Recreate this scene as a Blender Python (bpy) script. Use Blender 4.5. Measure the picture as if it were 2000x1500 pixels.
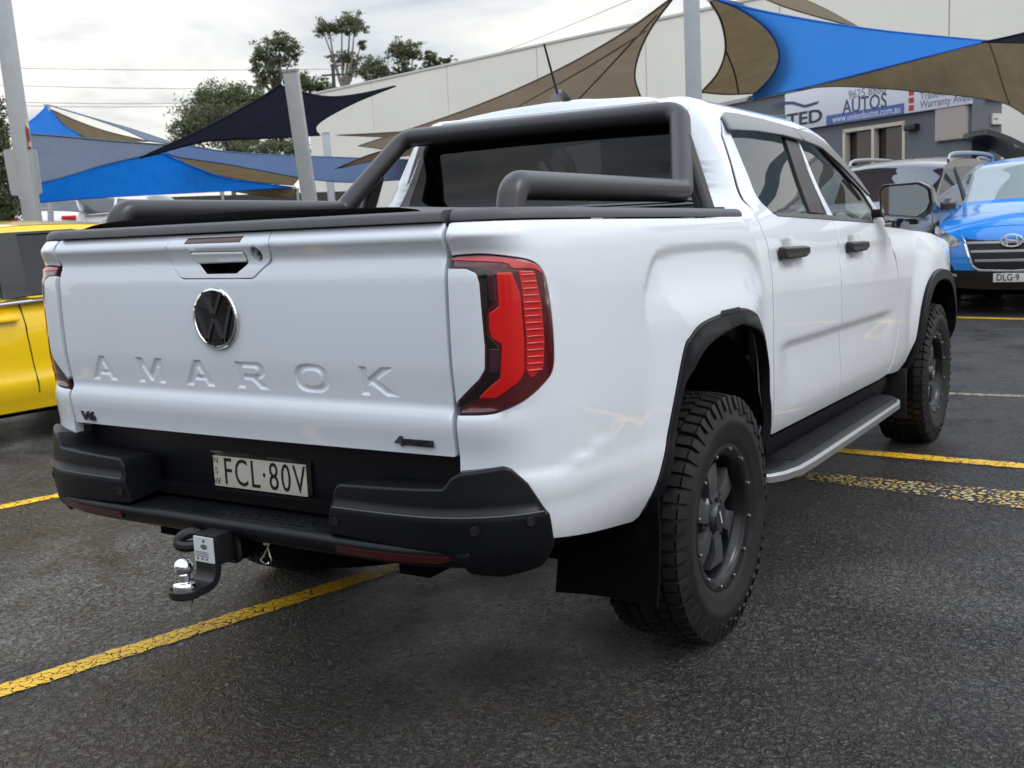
import bpy, bmesh, math, random
import numpy as np
from numpy import interp
from mathutils import Vector, Matrix
from mathutils.geometry import delaunay_2d_cdt
random.seed(7); RNG=np.random.default_rng(7)
R=math.radians
for o in list(bpy.data.objects): bpy.data.objects.remove(o)
SC=bpy.context.scene; COL=SC.collection

# ------------------------------------------------------------------ camera
CAM_POS=np.array([2.1913,-2.0696,1.3412]); YAW,PITCH,ROLL,FPX=-.5657,-.1475,-.0452,2126.46
def _camrot():
    f=np.array([math.sin(YAW)*math.cos(PITCH),math.cos(YAW)*math.cos(PITCH),math.sin(PITCH)])
    r=np.array([math.cos(YAW),-math.sin(YAW),0]); u=np.cross(r,f); c,s=math.cos(ROLL),math.sin(ROLL)
    return np.array([c*r+s*u,-s*r+c*u,f])
CR=_camrot()
cd=bpy.data.cameras.new('camera'); cam=bpy.data.objects.new('camera',cd); COL.objects.link(cam)
M=Matrix.Identity(4)
for i in range(3):
    M[i][0],M[i][1],M[i][2],M[i][3]=CR[0][i],CR[1][i],-CR[2][i],CAM_POS[i]
cam.matrix_world=M; cd.sensor_width=36; cd.lens=FPX/2000*36; cd.clip_start=.05; cd.clip_end=3000
cd.dof.use_dof=True; cd.dof.focus_distance=3.0; cd.dof.aperture_fstop=10
SC.camera=cam
def at(u,v,d):                                    # a point of the place at a known distance
    return CAM_POS+np.array([(u-1000)/FPX,(750-v)/FPX,1.0])@CR*d

# ------------------------------------------------------------------ sky, sun, exposure
SUN_EL,SUN_AZ=R(50),R(78)                        # azimuth clockwise from +y
w=bpy.data.worlds.new('World'); SC.world=w; w.use_nodes=True
nt=w.node_tree; nt.nodes.clear()
def N(t,ty,**kw):
    n=t.nodes.new(ty)
    for k,v in kw.items():
        if k.startswith('i_'):
            k=k[2:]; n.inputs[int(k) if k.isdigit() else k.replace('_',' ')].default_value=v
        else: setattr(n,k,v)
    return n
sky=N(nt,'ShaderNodeTexSky',sky_type='NISHITA',sun_disc=False,sun_elevation=SUN_EL,sun_rotation=SUN_AZ,air_density=1.0,dust_density=2.0,ozone_density=1.0)
tc=N(nt,'ShaderNodeTexCoord'); sp=N(nt,'ShaderNodeSeparateXYZ'); nt.links.new(tc.outputs['Generated'],sp.inputs[0])
ad=N(nt,'ShaderNodeMath',operation='ADD',i_1=.13); nt.links.new(sp.outputs['Z'],ad.inputs[0])
mx=N(nt,'ShaderNodeMath',operation='MAXIMUM',i_1=.06); nt.links.new(ad.outputs[0],mx.inputs[0])
dx=N(nt,'ShaderNodeMath',operation='DIVIDE'); dy=N(nt,'ShaderNodeMath',operation='DIVIDE')
nt.links.new(sp.outputs['X'],dx.inputs[0]); nt.links.new(mx.outputs[0],dx.inputs[1])
nt.links.new(sp.outputs['Y'],dy.inputs[0]); nt.links.new(mx.outputs[0],dy.inputs[1])
cb=N(nt,'ShaderNodeCombineXYZ'); nt.links.new(dx.outputs[0],cb.inputs[0]); nt.links.new(dy.outputs[0],cb.inputs[1])
n1=N(nt,'ShaderNodeTexNoise',i_Scale=1.1,i_Detail=7,i_Roughness=.55,i_Distortion=.5); nt.links.new(cb.outputs[0],n1.inputs['Vector'])
n2=N(nt,'ShaderNodeTexNoise',i_Scale=.55,i_Detail=5,i_Roughness=.5,i_Distortion=.3); nt.links.new(cb.outputs[0],n2.inputs['Vector'])
r1=N(nt,'ShaderNodeValToRGB'); nt.links.new(n1.outputs['Fac'],r1.inputs[0])
e=r1.color_ramp.elements; e[0].position=.33; e[0].color=(4.7,5.1,5.7,1); e[1].position=.62; e[1].color=(9.9,9.6,9.0,1)
m_=e.new(.47); m_.color=(7.8,7.9,8.0,1)
r2=N(nt,'ShaderNodeValToRGB'); nt.links.new(n2.outputs['Fac'],r2.inputs[0])
e=r2.color_ramp.elements; e[0].position=.36; e[0].color=(.62,.62,.62,1); e[1].position=.50; e[1].color=(.97,.97,.97,1)
zr=N(nt,'ShaderNodeMapRange',i_1=.22,i_2=.80,i_3=0.0,i_4=1.0);nt.links.new(sp.outputs['Z'],zr.inputs[0])
zt=N(nt,'ShaderNodeMixRGB',blend_type='MULTIPLY');zt.inputs[2].default_value=(1.55,1.74,2.0,1);nt.links.new(zr.outputs[0],zt.inputs[0]);hz=N(nt,'ShaderNodeMapRange',i_1=.26,i_2=.0,i_3=0.0,i_4=1.0);nt.links.new(sp.outputs['Z'],hz.inputs[0])
hm=N(nt,'ShaderNodeMixRGB',blend_type='MULTIPLY');hm.inputs[2].default_value=(1.06,1.02,.90,1);nt.links.new(hz.outputs[0],hm.inputs[0]);nt.links.new(r1.outputs[0],hm.inputs[1])
nt.links.new(hm.outputs[0],zt.inputs[1])
mixw=N(nt,'ShaderNodeMixRGB'); nt.links.new(r2.outputs[0],mixw.inputs[0]); nt.links.new(sky.outputs[0],mixw.inputs[1]); nt.links.new(zt.outputs[0],mixw.inputs[2])
bg=N(nt,'ShaderNodeBackground',i_Strength=.105); nt.links.new(mixw.outputs[0],bg.inputs[0])
wo=N(nt,'ShaderNodeOutputWorld'); nt.links.new(bg.outputs[0],wo.inputs[0])
sl=bpy.data.lights.new('sun','SUN'); sl.energy=.95; sl.angle=R(22); sl.color=(1,.96,.9)
so=bpy.data.objects.new('sun',sl); COL.objects.link(so)
sd=Vector((math.sin(SUN_AZ)*math.cos(SUN_EL),math.cos(SUN_AZ)*math.cos(SUN_EL),math.sin(SUN_EL)))
so.rotation_euler=sd.to_track_quat('Z','Y').to_euler(); so.location=(10,-5,30)
cy=SC.cycles;cy.max_bounces=8;cy.diffuse_bounces=3;cy.glossy_bounces=4;cy.transmission_bounces=4;cy.transparent_max_bounces=16;cy.caustics_reflective=False;cy.caustics_refractive=False;cy.use_adaptive_sampling=True;cy.adaptive_threshold=.02;cy.use_denoising=True
vs=SC.view_settings; vs.view_transform='Standard'; vs.look='None'; vs.exposure=.32; vs.gamma=1; vs.use_curve_mapping=False

# ------------------------------------------------------------------ materials
def mat(name,col,rough=.5,metal=0,coat=0,coatr=.03,spec=.5,bump=None,var=None,trans=0,ior=1.45):
    m=bpy.data.materials.new(name); m.use_nodes=True; t=m.node_tree; b=t.nodes['Principled BSDF']
    b.inputs['Base Color'].default_value=(*col,1); b.inputs['Roughness'].default_value=rough; b.inputs['Metallic'].default_value=metal
    b.inputs['Coat Weight'].default_value=coat; b.inputs['Coat Roughness'].default_value=coatr; b.inputs['Specular IOR Level'].default_value=spec
    b.inputs['Transmission Weight'].default_value=trans; b.inputs['IOR'].default_value=ior
    if bump or var:
        c=N(t,'ShaderNodeTexCoord')
    if bump:
        sc,st,di=bump; n=N(t,'ShaderNodeTexNoise',i_Scale=sc,i_Detail=3); t.links.new(c.outputs['Object'],n.inputs['Vector'])
        bu=N(t,'ShaderNodeBump',i_Strength=st,i_Distance=di); t.links.new(n.outputs['Fac'],bu.inputs['Height']); t.links.new(bu.outputs[0],b.inputs['Normal'])
    if var:                                       # (scale, amount, second colour)
        sc,lo,hi,c2=var; n=N(t,'ShaderNodeTexNoise',i_Scale=sc,i_Detail=6,i_Roughness=.6); t.links.new(c.outputs['Object'],n.inputs['Vector'])
        rp=N(t,'ShaderNodeValToRGB'); t.links.new(n.outputs['Fac'],rp.inputs[0]); e=rp.color_ramp.elements
        e[0].position=lo; e[0].color=(*col,1); e[1].position=hi; e[1].color=(*c2,1); t.links.new(rp.outputs[0],b.inputs['Base Color'])
    return m
def glass(name,tint,refl=1.0,rough=0.0,dark=None):
    m=bpy.data.materials.new(name); m.use_nodes=True; t=m.node_tree; t.nodes.clear()
    o=N(t,'ShaderNodeOutputMaterial'); tr=N(t,'ShaderNodeBsdfTransparent'); tr.inputs[0].default_value=(*tint,1)
    gl=N(t,'ShaderNodeBsdfGlossy',i_Roughness=rough); gl.inputs[0].default_value=(refl,refl,refl,1)
    fr=N(t,'ShaderNodeFresnel',i_IOR=1.52); mixs=N(t,'ShaderNodeMixShader')
    t.links.new(fr.outputs[0],mixs.inputs[0]); t.links.new(tr.outputs[0],mixs.inputs[1]); t.links.new(gl.outputs[0],mixs.inputs[2]); t.links.new(mixs.outputs[0],o.inputs[0])
    return m
MT={}
def setup_mats():
    D=MT
    D['white']=mat('white_paint',(.74,.77,.82),.5,coat=1,coatr=.015,spec=.15)
    t=D['white'].node_tree;b=t.nodes['Principled BSDF'];c=N(t,'ShaderNodeTexCoord');s_=N(t,'ShaderNodeSeparateXYZ');t.links.new(c.outputs['Object'],s_.inputs[0])
    mr=N(t,'ShaderNodeMapRange',i_1=.95,i_2=.52,i_3=0.0,i_4=.30);t.links.new(s_.outputs['Z'],mr.inputs[0]);nz=N(t,'ShaderNodeTexNoise',i_Scale=26,i_Detail=6,i_Roughness=.7);t.links.new(c.outputs['Object'],nz.inputs['Vector'])
    mu=N(t,'ShaderNodeMath',operation='MULTIPLY');t.links.new(mr.outputs[0],mu.inputs[0]);t.links.new(nz.outputs['Fac'],mu.inputs[1]);mc=N(t,'ShaderNodeMixRGB');t.links.new(mu.outputs[0],mc.inputs[0]);mc.inputs[1].default_value=b.inputs['Base Color'].default_value;mc.inputs[2].default_value=(.36,.33,.29,1);t.links.new(mc.outputs[0],b.inputs['Base Color'])   # thin road film low on the body
    D['whitem']=mat('white_moulded_plastic',(.70,.72,.76),.38,coat=.5,coatr=.1)
    D['plastic']=mat('black_textured_plastic',(.0045,.005,.0068),.40,spec=.30,bump=(900,.25,.0006),var=(9,.4,.75,(.007,.0075,.010)))
    D['capplastic']=mat('grey_black_rail_plastic',(.075,.075,.08),.5,spec=.5,bump=(1200,.3,.0005))
    D['tube']=mat('satin_black_powder_coat',(.034,.032,.035),.34,spec=.5,bump=(1500,.12,.0004))
    D['gloss']=mat('gloss_black',(.006,.006,.007),.06,coat=1)
    D['blackedge']=mat('seal_and_gap_black',(.008,.008,.009),.6)
    D['liner']=mat('wheel_well_felt',(.006,.006,.007),.9,spec=.1)
    D['under']=mat('chassis_black',(.004,.004,.0045),.8,spec=.1)
    D['rubber']=mat('tyre_rubber',(.011,.011,.012),.5,spec=.35,bump=(120,.25,.001),var=(14,.35,.8,(.026,.025,.024)))
    D['rim']=mat('dark_grey_alloy',(.085,.087,.092),.34,metal=.4)
    D['rimd']=mat('black_alloy',(.009,.009,.010),.26,spec=.5)
    D['steel']=mat('bolt_steel',(.6,.6,.6),.25,metal=1)
    D['chrome']=mat('chrome',(.88,.89,.9),.07,metal=1)
    D['chromed']=mat('dark_chrome',(.20,.205,.215),.14,metal=.95)
    D['silver']=mat('brushed_silver_trim',(.36,.36,.365),.38,metal=.8)
    D['tonneau']=mat('tonneau_vinyl',(.012,.012,.015),.35,bump=(400,.2,.0006))
    D['lensdark']=mat('smoked_red_lens',(.085,.005,.007),.12,coat=1,coatr=.02)
    D['lensred']=mat('red_lens',(.66,.005,.004),.25,coat=1,coatr=.02)
    D['lensred2']=mat('red_ribbed_lens',(.58,.006,.008),.2,coat=1,coatr=.02)
    D['lenspink']=mat('pale_red_lens',(.60,.045,.05),.12,coat=1,coatr=.02)
    D['lensbk']=mat('black_lens_surround',(.008,.004,.004),.1,coat=1)
    D['reflector']=mat('red_reflector',(.06,.006,.007),.3,coat=.6,coatr=.1,bump=(700,.4,.001))
    D['plate']=mat('number_plate_cream',(.60,.57,.47),.4,var=(30,.4,.8,(.52,.49,.41)))
    D['plateb']=mat('number_plate_black',(.012,.012,.013),.4)
    D['platew']=mat('number_plate_white',(.7,.7,.7),.4)
    D['labelw']=mat('sticker_white',(.66,.68,.68),.4)
    D['labelg']=mat('sticker_print',(.12,.14,.15),.5)
    D['glassd']=glass('privacy_glass',(.045,.05,.06),.6)
    D['glass']=glass('side_glass',(.52,.58,.58),.85)
    D['glassw']=glass('windscreen_glass',(.80,.90,.87),1.0)
    D['mirror']=mat('mirror_glass',(.8,.83,.84),.02,metal=1)
    D['visor']=mat('smoked_acrylic_visor',(.14,.147,.155),.3,spec=.5)
    D['seat']=mat('seat_fabric',(.035,.036,.04),.8)
    D['headliner']=mat('headliner',(.35,.34,.32),.9)
setup_mats()
# ------------------------------------------------------------------ mesh helpers
def link(o,parent=None):
    COL.objects.link(o)
    if parent is not None: o.parent=parent
    return o
def thing(name,label,cat,loc=(0,0,0),rz=0,group=None):
    o=bpy.data.objects.new(name,None); o.empty_display_size=.3; link(o); o.location=loc; o.rotation_euler=(0,0,rz)
    return tag(o,label,cat,group)
def tag(o,label=None,cat=None,group=None,kind=None):
    if label: o['label']=label
    if cat: o['category']=cat
    if group: o['group']=group
    if kind: o['kind']=kind
    return o
def sm(a,b,x):
    t=np.clip((np.asarray(x,float)-a)/(b-a),0,1); return t*t*(3-2*t)
def pchip(xs,ys):
    xs=np.array(xs,float);ys=np.array(ys,float);h=np.diff(xs);d=np.diff(ys)/h
    m=np.zeros_like(ys);m[0]=d[0];m[-1]=d[-1]
    for i in range(1,len(xs)-1):
        if d[i-1]*d[i]>0:
            w1=2*h[i]+h[i-1];w2=h[i]+2*h[i-1];m[i]=(w1+w2)/(w1/d[i-1]+w2/d[i])
    def f(x):
        x=np.clip(np.asarray(x,float),xs[0],xs[-1]);i=np.clip(np.searchsorted(xs,x)-1,0,len(xs)-2)
        t=(x-xs[i])/h[i]
        return ys[i]*(1+2*t)*(1-t)**2+h[i]*m[i]*t*(1-t)**2+ys[i+1]*t*t*(3-2*t)+h[i]*m[i+1]*t*t*(t-1)
    return f
def sdf(P,poly):
    P=np.asarray(P,float);A=np.asarray(poly,float);B=np.roll(A,-1,0)
    sh=P.shape[:-1];P=P.reshape(-1,2);d=np.full(len(P),1e9);ins=np.zeros(len(P),bool)
    for a,b in zip(A,B):
        e=b-a;w=P-a;h=np.clip((w@e)/max(e@e,1e-12),0,1);q=w-h[:,None]*e;d=np.minimum(d,(q*q).sum(1))
        c=((a[1]>P[:,1])!=(b[1]>P[:,1]))
        with np.errstate(divide='ignore',invalid='ignore'):
            ins^=c&(P[:,0]<(b[0]-a[0])*(P[:,1]-a[1])/(b[1]-a[1])+a[0])
    return (np.sqrt(d)*np.where(ins,-1,1)).reshape(sh)
def rnd(poly,r,n=5):
    """round the corners of a polygon; r number or list"""
    P=[np.array(p,float) for p in poly];out=[];k=len(P)
    for i in range(k):
        ri=r[i] if isinstance(r,(list,tuple)) else r
        a,b,c=P[i-1],P[i],P[(i+1)%k];u=a-b;v=c-b;lu,lv=np.linalg.norm(u),np.linalg.norm(v)
        if ri<=0 or lu<1e-9 or lv<1e-9: out.append(b);continue
        u/=lu;v/=lv;ca=np.clip(u@v,-1,1);h=math.acos(ca)/2
        if h>1.5 or h<.05: out.append(b);continue
        t=min(ri/math.tan(h),lu*.48,lv*.48)
        p0,p1=b+u*t,b+v*t
        for j in range(n+1):
            s=j/n;out.append((1-s)**2*p0+2*s*(1-s)*b+s*s*p1)
    return np.array(out)
def spline(pts,n=8,closed=False):
    P=np.array(pts,float);k=len(P);out=[]
    seg=k if closed else k-1
    for i in range(seg):
        p1,p2=P[i],P[(i+1)%k];p0=P[i-1] if (closed or i>0) else 2*p1-p2;p3=P[(i+2)%k] if (closed or i<k-2) else 2*p2-p1
        for j in range(n):
            t=j/n;out.append(.5*((2*p1)+(-p0+p2)*t+(2*p0-5*p1+4*p2-p3)*t*t+(-p0+3*p1-3*p2+p3)*t**3))
    if not closed: out.append(P[-1])
    return np.array(out)
def densify(poly,g):
    P=np.asarray(poly,float);out=[]
    for a,b in zip(P,np.roll(P,-1,0)):
        n=max(1,int(math.ceil(np.linalg.norm(b-a)/g)))
        for j in range(n): out.append(a+(b-a)*j/n)
    out=np.array(out);keep=np.linalg.norm(out-np.roll(out,1,0),axis=1)>g*.02
    return out[keep]
def area2(P): x,y=P[:,0],P[:,1];return .5*(x*np.roll(y,-1)-y*np.roll(x,-1)).sum()
def panel(name,outline,chart,mats,parent=None,holes=(),g=.03,eg=None,r=.003,depth=.012,fine=(),off=0.0,sgn=1,mirror=False,matfn=None,eps=6e-4,label=None):
    """a sheet cut to an outline in a surface's own (u,v) coordinates, with rolled edges"""
    eg=eg or g*.6
    loops=[densify(outline,eg)]+[densify(h,eg) for h in holes]
    if area2(loops[0])<0: loops[0]=loops[0][::-1]
    for i in range(1,len(loops)):
        if area2(loops[i])>0: loops[i]=loops[i][::-1]
    lo,hi=loops[0].min(0),loops[0].max(0)
    def grid(l,h,gg,mar):
        xs=np.arange(l[0]+gg*.5,h[0],gg);ys=np.arange(l[1]+gg*.5,h[1],gg)
        if len(xs)==0 or len(ys)==0: return np.zeros((0,2))
        X,Y=np.meshgrid(xs,ys);Q=np.stack([X.ravel(),Y.ravel()],1);ok=np.ones(len(Q),bool)
        ok&=sdf(Q,loops[0])<-mar
        for L in loops[1:]: ok&=sdf(Q,L)>mar
        return Q[ok]
    Q=grid(lo,hi,g,g*.45)
    for (l,h,gg) in fine:
        inb=(Q[:,0]>l[0]-gg*.5)&(Q[:,0]<h[0]+gg*.5)&(Q[:,1]>l[1]-gg*.5)&(Q[:,1]<h[1]+gg*.5)
        Q=np.concatenate([Q[~inb],grid(np.array(l),np.array(h),gg,gg*.45)])
    pts=np.concatenate(loops+[Q]);edges=[];k=0;idx=[]
    for L in loops:
        n=len(L);idx.append(list(range(k,k+n)));edges+=[(k+i,k+(i+1)%n) for i in range(n)];k+=n
    res=delaunay_2d_cdt([Vector((float(a),float(b))) for a,b in pts],edges,[],0,1e-7,True)
    V2=np.array([tuple(v) for v in res[0]]);orig=res[3];T=np.array([f for f in res[2] if len(f)==3])
    cen=V2[T].mean(1);ok=sdf(cen,loops[0])<0
    for L in loops[1:]: ok&=sdf(cen,L)>0
    T=T[ok]
    a=V2[T];ar=((a[:,1,0]-a[:,0,0])*(a[:,2,1]-a[:,0,1])-(a[:,1,1]-a[:,0,1])*(a[:,2,0]-a[:,0,0]))
    T=T[np.abs(ar)>1e-12];ar=ar[np.abs(ar)>1e-12];T=np.where((ar<0)[:,None],T[:,::-1],T)
    inv={}
    for i,oo in enumerate(orig):
        for q in oo: inv[q]=i
    P=chart(V2[:,0],V2[:,1])
    def frame(UV):
        du=(chart(UV[:,0]+eps,UV[:,1])-chart(UV[:,0]-eps,UV[:,1]))/(2*eps);dv=(chart(UV[:,0],UV[:,1]+eps)-chart(UV[:,0],UV[:,1]-eps))/(2*eps)
        n=np.cross(du,dv)*sgn;n/=np.linalg.norm(n,axis=1)[:,None]+1e-12
        return du,dv,n
    du,dv,Nn=frame(V2);P=P+Nn*off
    verts=[];norms=[Nn];faces=[tuple(int(q) for q in (f if sgn>0 else f[::-1])) for f in T];base=len(P)
    if depth>0:
        for L,ix in zip(loops,idx):
            ids=[inv[q] for q in ix if q in inv];n=len(ids)
            ids=[q for i,q in enumerate(ids) if q!=ids[i-1]];n=len(ids)
            UV=V2[ids];tg=np.roll(UV,-1,0)-np.roll(UV,1,0);o2=np.stack([tg[:,1],-tg[:,0]],1);o2/=np.linalg.norm(o2,axis=1)[:,None]+1e-12
            W=du[ids]*o2[:,:1]+dv[ids]*o2[:,1:];W/=np.linalg.norm(W,axis=1)[:,None]+1e-12
            P[ids]=P[ids]-W*r;prev=ids
            for ang,dd in ((.5,None),(1.0,None),(1.0,depth)):
                th=ang*math.pi/2
                pos=P[ids]+W*r*math.sin(th)-Nn[ids]*(r*(1-math.cos(th)) if dd is None else dd)
                nn=Nn[ids]*math.cos(th)+W*math.sin(th)
                cur=list(range(base,base+n));base+=n;verts.append(pos);norms.append(nn)
                for i in range(n):
                    j=(i+1)%n;q=(prev[i],cur[i],cur[j],prev[j]);faces.append(q if sgn>0 else q[::-1])
                prev=cur
    V=np.concatenate([P]+verts);NN=np.concatenate(norms)
    if mirror:
        V=V*[-1,1,1];NN=NN*[-1,1,1];faces=[f[::-1] for f in faces]
    me=bpy.data.meshes.new(name);me.from_pydata(V.tolist(),[],faces)
    ml=mats if isinstance(mats,(list,tuple)) else [mats]
    for m in ml: me.materials.append(m)
    me.polygons.foreach_set('use_smooth',[True]*len(me.polygons))
    if matfn is not None:
        full=np.concatenate([V2]+[V2[[inv[q] for q in ix if q in inv]] for ix in idx for _ in range(0)]) if False else V2
        mi=[]
        for f in me.polygons:
            vs_=[v for v in f.vertices if v<len(V2)]
            c=V2[vs_].mean(0) if vs_ else None
            mi.append(int(matfn(c)) if c is not None else 0)
        me.polygons.foreach_set('material_index',mi)
    me.update();me.normals_split_custom_set_from_vertices(NN.tolist())
    o=bpy.data.objects.new(name,me);link(o,parent)
    if label: o['label']=label
    return o
class MB:
    def __init__(s): s.V=[];s.F=[];s.M=[]
    def add(s,v,f,m=0):
        k=len(s.V);s.V+=[tuple(map(float,p)) for p in v];s.F+=[tuple(int(i)+k for i in q) for q in f];s.M+=[m]*len(f);return s
    def box(s,x0,x1,y0,y1,z0,z1,m=0,T=None):
        v=[(x,y,z) for z in (z0,z1) for y in (y0,y1) for x in (x0,x1)]
        if T is not None: v=[tuple(T@Vector(p)) for p in v]
        return s.add(v,[(0,2,3,1),(4,5,7,6),(0,1,5,4),(2,6,7,3),(0,4,6,2),(1,3,7,5)],m)
    def hexa(s,pts,m=0):                     # 8 points: bottom 4, top 4 (same winding)
        return s.add(pts,[(3,2,1,0),(4,5,6,7),(0,1,5,4),(1,2,6,5),(2,3,7,6),(3,0,4,7)],m)
    def grid(s,P,m=0,cu=False,cv=False,flip=False):
        P=np.asarray(P,float);a,b=P.shape[:2];f=[]
        for i in range(a if cu else a-1):
            for j in range(b if cv else b-1):
                q=(i*b+j,((i+1)%a)*b+j,((i+1)%a)*b+(j+1)%b,i*b+(j+1)%b);f.append(q[::-1] if flip else q)
        return s.add(P.reshape(-1,3),f,m)
    def tube(s,pts,r,n=12,m=0,closed=False,caps=True,flat=None):
        P=[Vector(p) for p in pts];k=len(P);rs=r if isinstance(r,(list,tuple,np.ndarray)) else [r]*k
        tang=[]
        for i in range(k):
            a=P[i-1] if (i>0 or closed) else P[i];b=P[(i+1)%k] if (i<k-1 or closed) else P[i];tang.append((b-a).normalized())
        u=tang[0].orthogonal().normalized();rings=[]
        for i in range(k):
            t=tang[i];u=(u-t*u.dot(t));u=u.normalized() if u.length>1e-6 else t.orthogonal().normalized();v=t.cross(u)
            rings.append([tuple(P[i]+(u*math.cos(2*math.pi*j/n)+v*math.sin(2*math.pi*j/n))*rs[i]) for j in range(n)])
        s.grid(np.array(rings),m,cu=closed,cv=True,flip=True)
        if caps and not closed:
            kk=len(s.V);s.V+=rings[0]+rings[-1];s.F+=[tuple(range(kk+n-1,kk-1,-1))[::-1][::-1],tuple(range(kk+n,kk+2*n))];s.M+=[m,m]
        return s
    def lathe(s,prof,n=32,m=0,T=None,closed=False,ms=None):
        """profile of (radius, height) turned about local z"""
        P=np.array([[(r_*math.cos(2*math.pi*j/n),r_*math.sin(2*math.pi*j/n),h) for j in range(n)] for r_,h in prof])
        if T is not None: P=np.array([[tuple(T@Vector(p)) for p in row] for row in P])
        if ms is None: return s.grid(P,m,cv=True,cu=closed,flip=True)
        for i in range(len(prof)-1): s.grid(P[i:i+2],ms[i],cv=True,flip=True)
        return s
    def prism(s,poly,h0,h1,mp=None,m=0):
        """polygon (a,b) extruded from h0 to h1; mp(a,b,h)->xyz"""
        mp=mp or (lambda a,b,h:(a,b,h));n=len(poly)
        if area2(np.asarray(poly,float))<0: poly=poly[::-1]
        v=[mp(a,b,h0) for a,b in poly]+[mp(a,b,h1) for a,b in poly]
        f=[tuple(range(n-1,-1,-1)),tuple(range(n,2*n))]+[(i,(i+1)%n,n+(i+1)%n,n+i) for i in range(n)]
        return s.add(v,f,m)
    def build(s,name,mats,parent=None,ang=35,bev=0,label=None,seg=2,fix=True):
        me=bpy.data.meshes.new(name);me.from_pydata(s.V,[],s.F)
        ml=mats if isinstance(mats,(list,tuple)) else [mats]
        for m in ml: me.materials.append(m)
        me.polygons.foreach_set('material_index',s.M)
        bm=bmesh.new();bm.from_mesh(me)
        bmesh.ops.remove_doubles(bm,verts=bm.verts,dist=1e-5)
        if fix: bmesh.ops.recalc_face_normals(bm,faces=bm.faces)
        if bev>0:
            ed=[e_ for e_ in bm.edges if len(e_.link_faces)==2 and e_.calc_face_angle(0)>R(28)]
            bmesh.ops.bevel(bm,geom=ed,offset=bev,segments=seg,affect='EDGES',profile=.6,clamp_overlap=True)
        bm.to_mesh(me);bm.free()
        me.polygons.foreach_set('use_smooth',[True]*len(me.polygons));me.set_sharp_from_angle(angle=R(ang))
        o=bpy.data.objects.new(name,me);link(o,parent)
        if label: o['label']=label
        return o
def fillet_path(pts,rad,n=6):
    P=[Vector(p) for p in pts];out=[P[0]]
    for i in range(1,len(P)-1):
        r_=rad[i-1] if isinstance(rad,(list,tuple)) else rad
        u=(P[i-1]-P[i]);v=(P[i+1]-P[i]);lu,lv=u.length,v.length;u.normalize();v.normalize()
        h=u.angle(v)/2;t=min(r_/math.tan(h),lu*.48,lv*.48);rr=t*math.tan(h)
        c=P[i]+(u+v).normalized()*(rr/math.sin(h));a=P[i]+u*t-c;b=P[i]+v*t-c
        for j in range(n+1):
            om=a.angle(b);q=j/n;out.append(c+(a*math.sin((1-q)*om)+b*math.sin(q*om))/math.sin(om))
    out.append(P[-1]);return out
def text(name,body,size,T,m,parent=None,ext=.0006,align='CENTER',sx=1.0,spacing=1.0,bold=0.0,label=None):
    cu=bpy.data.curves.new(name,'FONT');cu.body=body;cu.size=size;cu.extrude=ext;cu.align_x=align;cu.align_y='CENTER';cu.space_character=spacing;cu.offset=bold;cu.resolution_u=3
    o=bpy.data.objects.new('_t',cu);COL.objects.link(o);dg=bpy.context.evaluated_depsgraph_get();me=bpy.data.meshes.new_from_object(o.evaluated_get(dg))
    bpy.data.objects.remove(o);bpy.data.curves.remove(cu)
    me.name=name;me.transform(T@Matrix.Diagonal((sx,1,1,1)));me.materials.clear();me.materials.append(m)
    q=bpy.data.objects.new(name,me);link(q,parent)
    if label: q['label']=label
    return q
def basis(o,x,y):
    x=Vector(x).normalized();y=Vector(y);z=x.cross(y).normalized();y=z.cross(x)
    return Matrix(((x.x,y.x,z.x,o[0]),(x.y,y.y,z.y,o[1]),(x.z,y.z,z.z,o[2]),(0,0,0,1)))
def copy_tree(o,parent=None):
    c=o.copy();link(c,parent)
    for ch in list(o.children): copy_tree(ch,c)
    return c
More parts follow.
